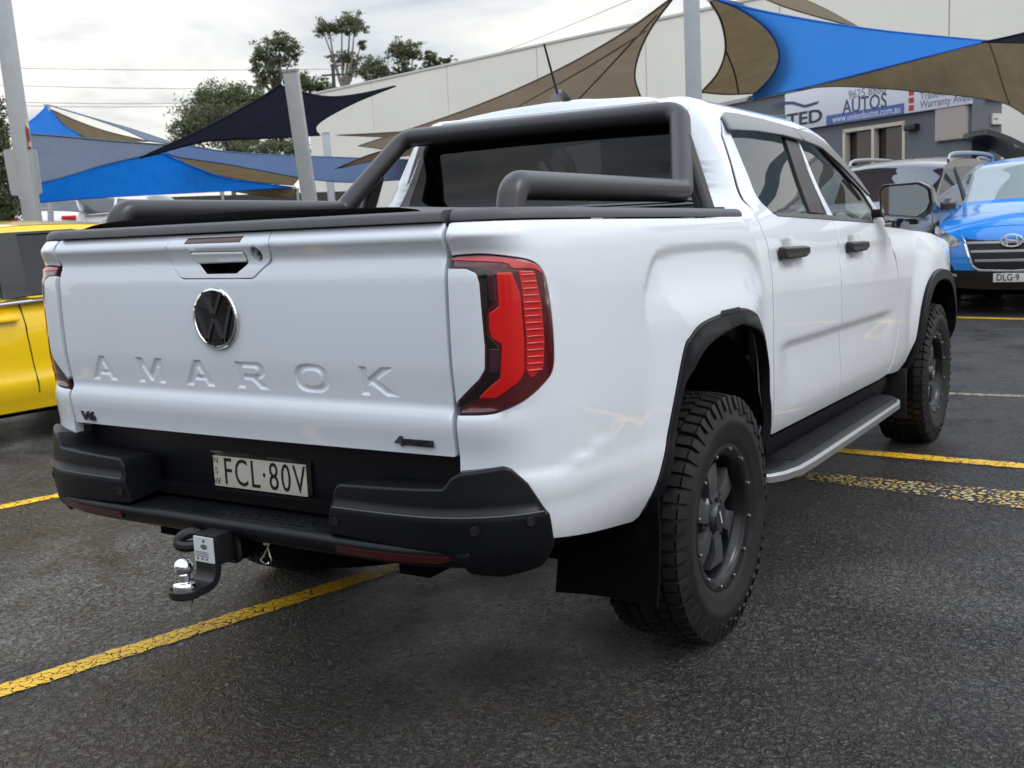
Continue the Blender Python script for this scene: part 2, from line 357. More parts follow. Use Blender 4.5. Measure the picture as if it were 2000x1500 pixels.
# ------------------------------------------------------------------ ground
def asphalt_mat():
    m=bpy.data.materials.new('old_asphalt');m.use_nodes=True;t=m.node_tree;b=t.nodes['Principled BSDF'];L=t.links.new
    c=N(t,'ShaderNodeTexCoord').outputs['Object']
    def noise(sc,de=4,ro=.55,di=0): 
        n=N(t,'ShaderNodeTexNoise',noise_dimensions='2D',i_Scale=sc,i_Detail=de,i_Roughness=ro,i_Distortion=di);L(c,n.inputs['Vector']);return n.outputs['Fac']
    def ramp(f,a,b_,ca=(0,0,0),cb_=(1,1,1)):
        r=N(t,'ShaderNodeValToRGB');L(f,r.inputs[0]);e=r.color_ramp.elements;e[0].position=a;e[0].color=(*ca,1);e[1].position=b_;e[1].color=(*cb_,1);return r.outputs[0]
    def mth(op,a,b_):
        n=N(t,'ShaderNodeMath',operation=op)
        for i,q in enumerate((a,b_)):
            if isinstance(q,(int,float)): n.inputs[i].default_value=q
            else: L(q,n.inputs[i])
        return n.outputs[0]
    def mixc(f,a,b_,bl='MIX'):
        n=N(t,'ShaderNodeMixRGB',blend_type=bl)
        for i,q in enumerate((f,a,b_)):
            if isinstance(q,(int,float)): n.inputs[i].default_value=q
            elif isinstance(q,tuple): n.inputs[i].default_value=(*q,1)
            else: L(q,n.inputs[i])
        return n.outputs[0]
    # warped coordinates for stones and cracks
    wn=N(t,'ShaderNodeTexNoise',noise_dimensions='2D',i_Scale=22,i_Detail=3);L(c,wn.inputs['Vector'])
    ws=N(t,'ShaderNodeVectorMath',operation='SCALE');L(wn.outputs['Color'],ws.inputs[0]);ws.inputs['Scale'].default_value=.06
    wv=N(t,'ShaderNodeVectorMath',operation='ADD');L(c,wv.inputs[0]);L(ws.outputs[0],wv.inputs[1]);W=wv.outputs[0]
    st=N(t,'ShaderNodeTexVoronoi',voronoi_dimensions='2D',i_Scale=85,feature='F1');L(W,st.inputs['Vector'])
    st2=N(t,'ShaderNodeTexVoronoi',voronoi_dimensions='2D',i_Scale=38,feature='F1');L(W,st2.inputs['Vector'])
    cr=N(t,'ShaderNodeTexVoronoi',voronoi_dimensions='2D',i_Scale=14,feature='DISTANCE_TO_EDGE');L(W,cr.inputs['Vector'])
    cr2=N(t,'ShaderNodeTexVoronoi',voronoi_dimensions='2D',i_Scale=52,feature='DISTANCE_TO_EDGE');L(W,cr2.inputs['Vector'])
    crack=ramp(cr.outputs['Distance'],.0,.07,(1,1,1),(0,0,0))
    crack2=ramp(cr2.outputs['Distance'],.02,.20,(1,1,1),(0,0,0))
    cm=ramp(noise(1.6,5,.6),.36,.56);cm2=ramp(noise(22,4),.28,.52)
    pits=ramp(noise(48,5,.72),.36,.49,(1,1,1),(0,0,0))
    crk=mth('MAXIMUM',mth('MULTIPLY',pits,.9),mth('MAXIMUM',mth('MULTIPLY',crack,cm),mth('MULTIPLY',mth('MULTIPLY',crack2,cm2),.5)))
    base=ramp(noise(.42,6,.6,.4),.36,.66,(.040,.034,.029),(.150,.144,.139))
    base=mixc(ramp(noise(5,5,.65),.42,.7),base,(.078,.060,.046))
    hs=N(t,'ShaderNodeHueSaturation',i_Saturation=.25);L(st.outputs['Color'],hs.inputs['Color'])
    base=mixc(.55,base,mixc(1.0,base,hs.outputs[0],'MULTIPLY'),'MIX')
    gp=ramp(st.outputs['Color'],.90,.98);base=mixc(mth('MULTIPLY',gp,.5),base,(.22,.20,.18))    # pale stones
    # pale cement-dust patch beside the bay line
    sp=N(t,'ShaderNodeVectorMath',operation='SUBTRACT');L(c,sp.inputs[0]);sp.inputs[1].default_value=(-1.35,.75,0)
    mp=N(t,'ShaderNodeMapping');L(sp.outputs[0],mp.inputs[0]);mp.inputs['Rotation'].default_value=(0,0,R(-33));mp.inputs['Scale'].default_value=(.62,.30,1)
    ln=N(t,'ShaderNodeVectorMath',operation='LENGTH');L(mp.outputs[0],ln.inputs[0])
    pm=ramp(mth('ADD',ln.outputs['Value'],mth('MULTIPLY',noise(3.2,6,.62,.3),.9)),.62,1.0,(1,1,1),(0,0,0))
    base=mixc(mth('MULTIPLY',pm,.85),base,(.24,.235,.23))
    base=mixc(mth('MULTIPLY',ramp(noise(.9,6,.6,.6),.56,.66),.55),base,(.018,.016,.015))   # old oil stains
    base=mixc(mth('MULTIPLY',ramp(noise(.23,5),.52,.66),ramp(noise(1.1,5),.45,.6)),base,(.15,.138,.118))
    base=mixc(mth('MULTIPLY',crk,.94),base,(.005,.005,.005))
    L(base,b.inputs['Base Color'])
    ro=ramp(noise(1.7,5,.6),.34,.66,(.24,.24,.24),(.50,.50,.50));L(ro,b.inputs['Roughness']);b.inputs['Specular IOR Level'].default_value=.6
    h=mth('ADD',mth('MULTIPLY',st.outputs['Distance'],-.55),mth('MULTIPLY',st2.outputs['Distance'],-.8))
    h=mth('ADD',h,mth('MULTIPLY',noise(40,5,.7),.9));h=mth('ADD',h,mth('MULTIPLY',crk,-1.7))
    bu=N(t,'ShaderNodeBump',i_Strength=.9,i_Distance=.013);L(h,bu.inputs['Height']);L(bu.outputs[0],b.inputs['Normal'])
    return m
def line_mat(name,col,col2,wear):
    m=bpy.data.materials.new(name);m.use_nodes=True;t=m.node_tree;b=t.nodes['Principled BSDF'];L=t.links.new
    c=N(t,'ShaderNodeTexCoord').outputs['Object']
    wn=N(t,'ShaderNodeTexNoise',noise_dimensions='2D',i_Scale=22,i_Detail=3);L(c,wn.inputs['Vector'])
    ws=N(t,'ShaderNodeVectorMath',operation='SCALE');L(wn.outputs['Color'],ws.inputs[0]);ws.inputs['Scale'].default_value=.06
    wv=N(t,'ShaderNodeVectorMath',operation='ADD');L(c,wv.inputs[0]);L(ws.outputs[0],wv.inputs[1])
    vo=N(t,'ShaderNodeTexVoronoi',voronoi_dimensions='2D',i_Scale=26,feature='DISTANCE_TO_EDGE');L(wv.outputs[0],vo.inputs['Vector'])
    vc=N(t,'ShaderNodeTexVoronoi',voronoi_dimensions='2D',i_Scale=26);L(wv.outputs[0],vc.inputs['Vector'])
    no=N(t,'ShaderNodeTexNoise',noise_dimensions='2D',i_Scale=7,i_Detail=6,i_Roughness=.65);L(c,no.inputs['Vector'])
    nf=N(t,'ShaderNodeTexNoise',noise_dimensions='2D',i_Scale=70,i_Detail=3);L(c,nf.inputs['Vector'])
    # alpha: paint stays where distance to crack is high enough; wear raises the threshold
    th=N(t,'ShaderNodeMath',operation='MULTIPLY_ADD');L(no.outputs['Fac'],th.inputs[0]);th.inputs[1].default_value=wear[1];th.inputs[2].default_value=wear[0]
    fz=N(t,'ShaderNodeMath',operation='MULTIPLY_ADD');L(nf.outputs['Fac'],fz.inputs[0]);fz.inputs[1].default_value=.12;L(vo.outputs['Distance'],fz.inputs[2])
    gt=N(t,'ShaderNodeMath',operation='GREATER_THAN');L(fz.outputs[0],gt.inputs[0]);L(th.outputs[0],gt.inputs[1])
    rp=N(t,'ShaderNodeValToRGB');L(vc.outputs['Color'],rp.inputs[0]);e=rp.color_ramp.elements;e[0].position=.25;e[0].color=(*col,1);e[1].position=.8;e[1].color=(*col2,1)
    mx_=N(t,'ShaderNodeMixRGB',blend_type='MULTIPLY',i_0=.6);L(rp.outputs[0],mx_.inputs[1]);L(no.outputs['Color'],mx_.inputs[2])
    L(rp.outputs[0],b.inputs['Base Color']);b.inputs['Roughness'].default_value=.55
    bu=N(t,'ShaderNodeBump',i_Strength=.6,i_Distance=.006);L(fz.outputs[0],bu.inputs['Height']);L(bu.outputs[0],b.inputs['Normal'])
    tr=N(t,'ShaderNodeBsdfTransparent');ms=N(t,'ShaderNodeMixShader');L(gt.outputs[0],ms.inputs[0]);L(tr.outputs[0],ms.inputs[1]);L(b.outputs[0],ms.inputs[2]);L(ms.outputs[0],t.nodes['Material Output'].inputs[0])
    return m
mb=MB()
for (a,b_,c,d) in ((-300,300,-60,600),):
    mb.add([(a,c,0),(b_,c,0),(b_,d,0),(a,d,0)],[(0,1,2,3)])
ground=mb.build('ground',asphalt_mat());tag(ground,kind='structure')
LY=line_mat('yellow_line_paint',(.86,.50,.015),(.76,.42,.02),(.035,.15))
LYw=line_mat('worn_yellow_line_paint',(.52,.33,.06),(.42,.36,.22),(.02,.52))
LC=line_mat('faded_cream_line_paint',(.34,.28,.19),(.22,.19,.14),(-.05,.42))
def marking(p,q,w0,w1,m,z=.004):
    p=np.array(p,float);q=np.array(q,float);d=(q-p)/np.linalg.norm(q-p);n=np.array([-d[1],d[0]]);k=160;rows=[];rg=random.Random(int(abs(p[0])*977)+5)
    for i in range(k+1):
        s=i/k;c=p+(q-p)*s;w_=(w0+(w1-w0)*s)/2;rows.append([(*(c+n*(w_+rg.uniform(-.007,.005))),z),(*(c-n*(w_+rg.uniform(-.007,.005))),z)])
    o=MB().grid(np.array(rows)).build('line_marking',m,ground);return o
marking((-1.25,-1.9),(-.30,1.9),.10,.10,LY)
marking((-3.75,-1.9),(-2.60,2.8),.10,.10,LY)
marking((.20,3.93),(5.5,3.62),.115,.12,LY)
marking((.42,3.28),(3.4,2.98),.14,.55,LYw,.0045)
marking((-4,12.2),(4.5,10.6),.16,.16,LY)
marking((-2,5.9),(5,6.15),.09,.09,LC)
# ------------------------------------------------------------------ the white pickup: surfaces
K=.018                                            # the body sits slightly nose-down
SX=pchip([.50,.55,.60,.66,.80,.95,1.10,1.20,1.28,1.335,1.36,1.50,1.65,1.72,1.765,1.80],[.87,.895,.912,.925,.932,.932,.928,.920,.903,.880,.868,.795,.722,.685,.645,.58])
_z=np.linspace(.5,1.80,300);_x=SX(_z);_xr=np.linspace(.58,0,60)[1:];_zr=1.80+.052*(1-(_xr/.58)**2)
_SX=np.concatenate([_x,_xr]);_SZ=np.concatenate([_z,_zr]);_T=np.concatenate([[0],np.cumsum(np.hypot(np.diff(_SX),np.diff(_SZ)))]);TMAX=_T[-1]
def t_of_z(z): return interp(z,_z,_T[:300])
def YT(pts): return np.array([(y,t_of_z(z)) for y,z in pts])
ybk=pchip([.5,1.0,1.18,1.296,1.345,1.362,1.385,1.42,1.5,1.65,1.80,2.0],[1.60,1.575,1.52,1.46,1.372,1.46,1.57,1.62,1.65,1.675,1.70,1.72])
def drop(y): return np.interp(y,[0,2.85,3.0,3.15,3.35,3.5,4],[0,.0,.006,.02,.06,.10,.26])
def cab(y,t,cup=True):
    y=np.asarray(y,float);t=np.asarray(t,float);x=interp(t,_T,_SX);z=interp(t,_T,_SZ)
    Rr=.13;q=np.clip((ybk(z)+Rr-y)/Rr,0,1)*sm(1.28,1.36,z)
    x=x-np.minimum(Rr*(1-np.sqrt(np.maximum(1-q*q,0))),x)*sm(0,.3,x)
    z2=z-drop(y)*sm(1.45,1.80,z)
    # roof: gentle fore-aft crown and shallow ribs
    rf=sm(.56,.40,x)
    z2=z2+rf*(-.04*np.clip((1.98-y)/.28,0,1)**2+.004*np.sin(x*math.pi/.13)*sm(1.78,1.95,y)*sm(2.8,2.6,y)*sm(.5,.42,x))
    a=sm(1.66,1.86,y)*sm(3.50,3.22,y)
    x=x-a*.013*sm(.908,.868,z)*sm(.60,.85,z)
    x=x-.006*sm(1.245,1.222,z)*sm(1.10,1.2,z)*sm(1.6,1.75,y)
    x=x-.012*sm(.645,.615,z)*sm(.53,.58,z)*a*0
    for yc in (1.875,2.755) if cup else (): x=x-.016*np.exp(-((y-yc)/.060)**4-((z-1.218)/.044)**4)
    return np.stack([x,y,z2-K*y],-1)
_plx=[.718,.765,.805,.84,.868,.890,.906,.918,.927,.933,.935,.935,.932];_ply=[0.0,.006,.016,.033,.057,.09,.13,.18,.265,.42,.7,1.1,1.75]
def _smooth(px,py,n=400):
    px=np.array(px);py=np.array(py);s=np.concatenate([[0],np.cumsum(np.hypot(np.diff(px),np.diff(py)))])
    fx,fy=pchip(s,px),pchip(s,py);ss=np.linspace(0,s[-1],n);X,Y=fx(ss),fy(ss);k=np.ones(15)/15
    X=np.convolve(np.pad(X,7,mode='reflect',reflect_type='odd'),k,'valid');Y=np.convolve(np.pad(Y,7,mode='reflect',reflect_type='odd'),k,'valid')
    return np.concatenate([[0],np.cumsum(np.hypot(np.diff(X),np.diff(Y)))]),X,Y
PS,PX,PY=_smooth(_plx,_ply);PS=interp(PS,[0,.083,.114,.173,.252,.395,.684,1.71,PS[-1]],[0,.09,.12,.179,.256,.416,.714,1.743,PS[-1]+.031])
def s_of_y(y): return interp(y,PY,PS)
def SY(pts): return np.array([(s_of_y(y),z) for y,z in pts])
rprof=pchip([.50,.56,.62,.76,.79,.83,.868,.885,.91,.93,1.02,1.12,1.215,1.245,1.268,1.30,1.314,1.325,1.349,1.36],[-.03,-.012,.0,.004,.003,.008,.013,.011,-.002,0.,.010,.012,.010,.004,-.005,.009,.017,.012,-.012,-.03])
sprof=pchip([.50,.56,.60,.64,.70,.75,.9,1.1,1.2,1.28,1.32,1.35,1.37],[-.045,-.018,-.006,0,.003,.0,.004,.006,.005,.0,-.009,-.025,-.05])
BULGE=spline([(.60,.40),(.575,1.06),(.60,1.18),(.66,1.245),(.75,1.262),(1.0,1.268),(1.28,1.262),(1.42,1.235),(1.50,1.17),(1.56,1.03),(1.60,.40)],5,True)
def _plan(s,PS_,PX_,PY_,e=.004):
    X=interp(s,PS_,PX_);Y=interp(s,PS_,PY_);tx=interp(s+e,PS_,PX_)-interp(s-e,PS_,PX_);ty=interp(s+e,PS_,PY_)-interp(s-e,PS_,PY_)
    n=np.hypot(tx,ty)+1e-9;return X,Y,ty/n,-tx/n
def bed(s,z):
    s=np.asarray(s,float);z=np.asarray(z,float);X,Y,nx,ny=_plan(s,PS,PX,PY)
    wgt=sm(.04,.24,s);d=rprof(z)*(1-wgt)+sprof(z)*wgt
    q=sdf(np.stack([Y,z],-1),BULGE)
    fz=sm(1.03,1.17,z)*sm(1.53,1.44,Y)
    d=d-.010*sm(.010,-.026,q)*fz+.036*sm(-.02,-.24,q)*sm(.5,.62,z)+(1-fz)*.004*sm(.02,-.10,q)*0
    # soft lower crease behind the arch
    d=d+.006*sm(.765,.735,z-.06*sm(.2,.6,s))*sm(.66,.72,z)*sm(.0,.1,s)*sm(.62,.35,s)
    return np.stack([X+nx*d,Y+ny*d,z-K*Y],-1)
# stamped lettering
def letter(c):
    if c=='A': return [[(0,0),(.42,1),(.66,1),(1.08,0),(.80,0),(.715,.22),(.365,.22),(.28,0)],[(.445,.41),(.54,.66),(.635,.41)]]
    if c=='M': return [[(0,0),(0,1),(.30,1),(.60,.45),(.90,1),(1.2,1),(1.2,0),(.94,0),(.94,.60),(.66,.08),(.54,.08),(.26,.60),(.26,0)]]
    if c=='R': return [[(0,0),(0,1),(.72,1),(.92,.96),(1.02,.84),(1.04,.66),(1.0,.50),(.88,.40),(.80,.37),(1.10,0),(.79,0),(.52,.33),(.27,.33),(.27,0)],[(.27,.53),(.27,.79),(.68,.79),(.755,.74),(.765,.66),(.74,.57),(.66,.53)]]
    if c=='O':
        o=[(.57+.57*abs(math.cos(a))**.75*(1 if math.cos(a)>=0 else -1),.5+.52*abs(math.sin(a))**.75*(1 if math.sin(a)>=0 else -1)) for a in np.linspace(0,2*math.pi,29)[:-1]]
        i=[(.57+.33*abs(math.cos(a))**.75*(1 if math.cos(a)>=0 else -1),.5+.29*abs(math.sin(a))**.75*(1 if math.sin(a)>=0 else -1)) for a in np.linspace(0,2*math.pi,29)[:-1]]
        return [o,i]
    if c=='K': return [[(0,0),(0,1),(.27,1),(.27,.60),(.74,1),(1.12,1),(.56,.545),(1.18,0),(.80,0),(.36,.39),(.27,.32),(.27,0)]]
LET=[]
for c,x0 in zip('AMAROK',(-.606,-.393,-.193,.010,.222,.437)):
    k=.072;wd={'A':1.08,'M':1.2,'R':1.1,'O':1.14,'K':1.18}[c];sxx=.115/(k*wd) if c!='M' else .112/(k*wd)
    LET.append([np.array([(x0+a*k*sxx,.933+b*k) for a,b in lp]) for lp in letter(c)])
def emboss(x,z):
    x=np.asarray(x,float);z=np.asarray(z,float);out=np.zeros(np.broadcast(x,z).shape);x,z=np.broadcast_arrays(x,z)
    band=(z>.915)&(z<1.025)
    if not band.any(): return out
    P=np.stack([x[band],z[band]],-1);d=np.full(len(P),1e9)
    for lp in LET:
        lo=lp[0].min(0)-.02;hi=lp[0].max(0)+.02;ok=(P>lo).all(1)&(P<hi).all(1)
        if ok.any():
            q=sdf(P[ok],lp[0])
            for h in lp[1:]: q=np.maximum(q,-sdf(P[ok],h))
            d[ok]=np.minimum(d[ok],q)
    out[band]=.0065*sm(.0015,-.0065,d);return out
def tail(x,z):
    x=np.asarray(x,float);z=np.asarray(z,float)
    y=-rprof(z)-.010*(1-(x/.718)**2)+emboss(x,z)
    return np.stack([x+0*y,y,z+0*y],-1)
def tail0(x,z):
    x=np.asarray(x,float);z=np.asarray(z,float);y=-rprof(z)-.010*(1-(x/.718)**2);return np.stack([x+0*y,y,z+0*y],-1)
def tailflat(x,z):                                # handle moulding: bridges the swage lines
    x=np.asarray(x,float);z=np.asarray(z,float);y=-(.75*rprof(z)+.25*np.interp(z,[1.2,1.25,1.29,1.315,1.33,1.35],[.010,.012,.011,.017,.009,-.011]))-.010*(1-(x/.718)**2);return np.stack([x+0*y,y,z+0*y],-1)

TRK=thing('pickup_truck','white dual cab pickup truck with black sports bar parked crooked in the foreground','pickup truck')
W_=MT['white'];BP=MT['plastic'];GL=MT['gloss']
# ---- tailgate
hp=rnd([(-.206,1.346),(-.206,1.262),(-.165,1.229),(.105,1.227),(.160,1.270),(.174,1.310),(.170,1.346)],[0,.03,.03,.03,.02,.02,0])
tg_out=rnd([(-.711,.793),(.711,.793),(.711,1.3475),(-.711,1.3475)],.006)
tg_hole=rnd([(-.208,1.3455),(-.208,1.261),(-.166,1.227),(.106,1.225),(.162,1.269),(.176,1.310),(.172,1.3455)],[0,.03,.03,.03,.02,.02,0])
tg=panel('tailgate',tg_out,tail,W_,TRK,holes=[tg_hole],g=.02,r=.003,depth=.03,fine=[((-.63,.922),(.575,1.018),.0032)],sgn=1)
pk=rnd([(-.128,1.300),(.078,1.298),(.084,1.266),(.045,1.240),(-.066,1.240),(-.100,1.266)],[.006,.008,.012,.01,.01,.01])
bl=[(-.131,1.3375),(.080,1.3375),(.073,1.3215),(-.139,1.3225)]
cm=np.array([(.119+.020*math.cos(a),1.287+.020*math.sin(a)) for a in np.linspace(0,2*math.pi,25)[:-1]])
hpn=panel('handle_panel',hp,tailflat,W_,tg,holes=[pk,cm],g=.012,r=.002,depth=.02,sgn=1)
mb=MB();pp=densify(pk,.01)                         # pocket
mb.add([(*tailflat(a,b)[:1],tailflat(a,b)[1]+.001,tailflat(a,b)[2]) for a,b in pp]+[(a*.92-.0,.055,b*1.0) for a,b in pp],[(i,(i+1)%len(pp),len(pp)+(i+1)%len(pp),len(pp)+i) for i in range(len(pp))]+[tuple(range(len(pp),2*len(pp)))])
mb.build('handle_pocket',MT['plastic'],tg,fix=True)
gr=rnd([(-.124,1.297),(.074,1.295),(.079,1.268),(-.104,1.2665)],.005)
panel('handle_grip',gr,lambda x,z:tailflat(x,z)+np.stack([0*x,-.004+0*x,0*x],-1),MT['whitem'],tg,g=.012,r=.006,depth=.02)
panel('brake_light',rnd(bl,.002),lambda x,z:tailflat(x,z)+np.stack([0*x,-.0012+0*x,0*x],-1),MT['reflector'],tg,g=.012,r=.0015,depth=.008)
T=basis((.122,.004,1.286),(1,0,0),(0,0,1))
MB().lathe([(.0205,.010),(.017,.000),(.013,-.008)],28,T=T).build('camera_recess',MT['whitem'],tg)
MB().lathe([(.0125,-.010),(.0125,.003),(.009,.006),(.0045,.0035),(.0001,.0045)],28,T=T).build('reversing_camera',GL,tg)
# badge
def on_tail(x,z,o=0): 
    p=tail0(x,z);return np.array([p[0],p[1]-o,p[2]])
cx,cz,rb=-.037,1.1215,.0835
mb=MB();TB=basis(tuple(on_tail(cx,cz,0)),(1,0,0),(0,0,1))
mb.lathe([(rb,-.004),(rb,.006),(rb*.97,.010),(rb*.91,.011),(rb*.885,.008)],64,0,T=TB)
mb.lathe([(rb*.89,.008),(rb*.5,.0095),(.0001,.010)],64,1,T=TB)
def bar(a,b,wd,h0=.0095,h1=.0135):
    a=np.array(a)*rb;b=np.array(b)*rb;d=(b-a)/np.linalg.norm(b-a);n=np.array([-d[1],d[0]])*wd*rb/2
    poly=[a+n,a-n,b-n,b+n];mb.prism(poly,h0,h1,lambda p,q,h:tuple(TB@Vector((p,q,h))),2)
for s in (-1,1):
    bar((s*.42,.84),(s*.045,.15),.12)               # V
    bar((s*.80,.42),(s*.37,-.74),.12);bar((s*.37,-.74),(s*.035,-.04),.12)   # W
mb.build('emblem',[MT['chrome'],GL,MT['chromed']],tg,ang=30,bev=0)
# V6 and drive badges
TT=basis(tuple(on_tail(-.636,.818,.003)),(1,0,0),(0,0,1));text('engine_badge','V6',.038,TT,MT['gloss'],tg,.003,sx=1.5,bold=.0012)
mb=MB();TQ=basis(tuple(on_tail(.60,.824,.001)),(1,0,0),(0,0,1))
mb.prism([(-.038,-.008),(.055,-.008),(.055,.008),(-.034,.008)],0,.004,lambda a,b,h:tuple(TQ@Vector((a,b,h))),0)
mb.prism([(-.064,-.004),(-.045,.014),(-.036,.014),(-.036,-.012),(-.043,-.012),(-.043,-.005)],0,.0045,lambda a,b,h:tuple(TQ@Vector((a,b,h))),1)
bd=mb.build('drive_badge',[GL,MT['chromed']],tg,bev=.0008)
text('badge_lettering','MOTION',.0165,TQ@Matrix.Translation((.010,0,.0045)),mat('badge_grey',(.10,.10,.105),.3,metal=.8),bd if False else tg,.0004,sx=1.3,spacing=1.05)
# ---- tailgate cap
prof=[(.058,1.340),(.0155,1.343),(.0145,1.3492),(-.0085,1.3505),(-.006,1.368),(.004,1.3755),(.060,1.378)]
def extr(prof,x0,x1,n=2,fn=None):
    xs=np.linspace(x0,x1,n);P=np.array([[(x,(y-.010*(1-(x/.718)**2)),z) for y,z in prof] for x in xs]);m_=MB();m_.grid(P,flip=True);k=len(prof)
    m_.add(P[0],[tuple(range(k))]);m_.add(P[-1],[tuple(range(k))[::-1]]);return m_
extr(prof,-.700,.708,16).build('tailgate_cap',MT['capplastic'],TRK,ang=50)
# ---- bed sides, rail caps
LIGHT=spline([(.007,1.268),(.088,1.270),(.159,1.262),(.205,1.251),(.231,1.230),(.244,1.193),(.254,1.109),(.256,1.037),(.249,.993),(.222,.965),(.171,.930),(.120,.909),(.085,.902),(.007,.899)],4)
arch_out=[(.590,.535),(.628,.64),(.670,.744),(.755,.965),(.80,1.012),(.905,1.045),(1.165,1.062),(1.30,1.050),(1.415,1.005),(1.49,.93),(1.535,.84),(1.548,.70),(1.545,.54),(1.54,.47)]
arch_in=[(.635,.535),(.675,.64),(.735,.815),(.785,.895),(.905,.957),(1.10,.988),(1.20,.988),(1.345,.950),(1.44,.875),(1.495,.77),(1.510,.65),(1.505,.54),(1.50,.47)]
arch_in=[(1.10+(y-1.10)*1.03,.56+(z-.56)*1.05) for y,z in arch_in];AO=spline(arch_out,5);AI=spline(arch_in,5)
fe=[(1.5925,.545),(1.578,.80),(1.565,1.0),(1.545,1.09),(1.51,1.18),(1.485,1.235),(1.45,1.290),(1.40,1.325),(1.345,1.346)]
FE=spline(fe,4)
for side,mir in (('right',False),('left',True)):
    top=np.array([(s,1.3475) for s in np.linspace(s_of_y(1.335),.014,60)])
    out=np.concatenate([SY(FE),top,[(.004,1.345),(.004,1.277)],[(a,b) for a,b in (LIGHT+[.0,.0])],[(.004,.889),(.004,.735),(.24,.735),(.262,.60),(.27,.578),(.45,.552),(.715,.519)],SY([(.595,.545)]),SY(AO[8:-8]),SY([(1.548,.60)])])
    # keep outline left of the lamp: lamp boundary slightly enlarged
    lamp=LIGHT.copy();cen=np.array([.12,1.085]);lamp=cen+(lamp-cen)*np.array([1.010,1.012]);lamp[:,0]=np.maximum(lamp[:,0],.004)
    out=np.concatenate([SY(FE),top,[(.004,1.345)],lamp,[(.004,.735),(.135,.735),(.145,.60),(.25,.581),(.45,.553),(.70,.520),(s_of_y(.585),.527)],SY(AO[5:-5])])
    panel('bed_side',out,bed,W_,TRK,g=.022,eg=.012,r=.003,depth=.03,sgn=1,mirror=mir,fine=[((.03,1.22),(.30,1.335),.012),((.62,1.13),(1.66,1.29),.013)])
    # rail cap
    mb=MB();ys=np.concatenate([np.linspace(.004,.3,20),np.linspace(.33,1.42,20)]);rows=[]
    for s_ in np.concatenate([np.linspace(.006,.30,24),np.linspace(.33,s_of_y(1.40),24)]):
        p=bed(s_,1.3475);X,Y,nx,ny=_plan(np.array(s_),PS,PX,PY);inn=max(.715,0)
        o=np.array([p[0],p[1]]);n=np.array([float(nx),float(ny)]);z=p[2]
        pts=[(o-n*.012,z+.0025),(o+n*.002,z+.0035),(o+n*.001,z+.014),(o-n*.006,z+.024),(o-n*.016,z+.029),(o-n*.10,z+.030)]
        rows.append([(min(q[0],9) if True else 0,q[1],h) for q,h in pts])
    rows=np.array(rows);rows[:,:,0]=np.maximum(rows[:,:,0],.716)
    if mir: rows=rows*[-1,1,1]
    m_=MB().grid(rows,flip=not mir);k=rows.shape[1];m_.add(rows[0],[tuple(range(k))]);m_.add(rows[-1],[tuple(range(k))[::-1]])
    m_.build('bed_rail_cap',MT['capplastic'],TRK,ang=50)
# ---- tail lamps
WHITECUT=rnd([(.005,1.240),(.054,1.238),(.080,1.228),(.086,1.205),(.092,1.060),(.089,1.007),(.074,.985),(.005,.927)],[0,.01,.015,.015,.01,.02,.02,0])
RED=rnd([(.123,1.229),(.155,1.229),(.172,1.181),(.177,1.071),(.175,1.000),(.163,.977),(.111,.940),(.066,.939),(.121,.986),(.128,1.064),(.107,1.081),(.103,1.104),(.104,1.136),(.125,1.152)],[.004,.004,.02,.03,.02,.02,.02,.003,.01,.006,.006,.006,.006,.006])
RIB=[(.170,1.232),(.209,1.229),(.223,1.150),(.2265,1.067),(.222,1.007),(.190,.981),(.1785,1.00),(.1805,1.07),(.176,1.181)]
TOP=spline([(.014,1.258),(.137,1.250),(.158,1.2365),(.205,1.234),(.228,1.222),(.221,1.238),(.200,1.249),(.150,1.2595),(.088,1.266),(.014,1.264)],3,True)
for mir in (False,True):
    tl=panel('tail_light',np.where(LIGHT[:,:1]<.016,np.array([[.016,0]])+LIGHT*[0,1],LIGHT),bed,MT['lensdark'],TRK,g=.018,eg=.008,r=.004,depth=.03,off=.004,mirror=mir)
    wl=panel('painted_insert',WHITECUT,bed,W_,tl,g=.018,eg=.01,r=.0015,depth=.03,off=.0065,mirror=mir)
    # black frame beside the insert
    fr=rnd([(.010,1.2445),(.060,1.2435),(.115,1.236),(.110,1.16),(.099,1.14),(.098,1.09),(.120,1.06),(.118,.992),(.068,.938),(.008,.915),(.008,.9235),(.075,.981),(.0925,1.005),(.0955,1.06),(.0895,1.207),(.083,1.2305),(.054,1.2415),(.008,1.2435)],0)
    panel('lamp_frame',fr,bed,MT['lensbk'],tl,g=.012,eg=.008,r=.001,depth=.002,off=.0052,mirror=mir)
    panel('brake_lens',RED,bed,MT['lensred'],tl,g=.012,eg=.008,r=.002,depth=.003,off=.0058,mirror=mir)
    panel('ribbed_lens',rnd(RIB,.004),bed,MT['lensred2'],tl,g=.012,eg=.008,r=.002,depth=.003,off=.0058,mirror=mir)
    panel('upper_lens',TOP,bed,MT['lenspink'],tl,g=.012,eg=.008,r=.002,depth=.003,off=.0060,mirror=mir)
    mb=MB()
    for i in range(15):
        z0=1.222-i*.0158;a=np.interp(z0,[1.0,1.07,1.181,1.23],[.182,.183,.179,.176]);b=np.interp(z0,[1.0,1.067,1.15,1.23],[.217,.223,.2195,.206])
        pts=[bed(s_,z0)+np.array([.007*sm(.15,.2,s_),-.004,0]) for s_ in np.linspace(a,b,5)]
        if mir: pts=[p*[-1,1,1] for p in pts]
        mb.tube(pts,.0016,6)
    mb.build('lens_ribs',MT['lenspink'],tl)
    for (a,b) in ((1.225,1.165),(1.055,1.0)):
        q=[(.1035,a),(.119,a),(.120,b),(.107,b)] if a>1.1 else [(.103,a),(.1225,a),(.1165,b),(.099,b)]
        panel('indicator_lens',rnd(q,.002),bed,mat('maroon_lens',(.05,.012,.02),.2,coat=1),tl,g=.01,r=.001,depth=.002,off=.0062,mirror=mir)
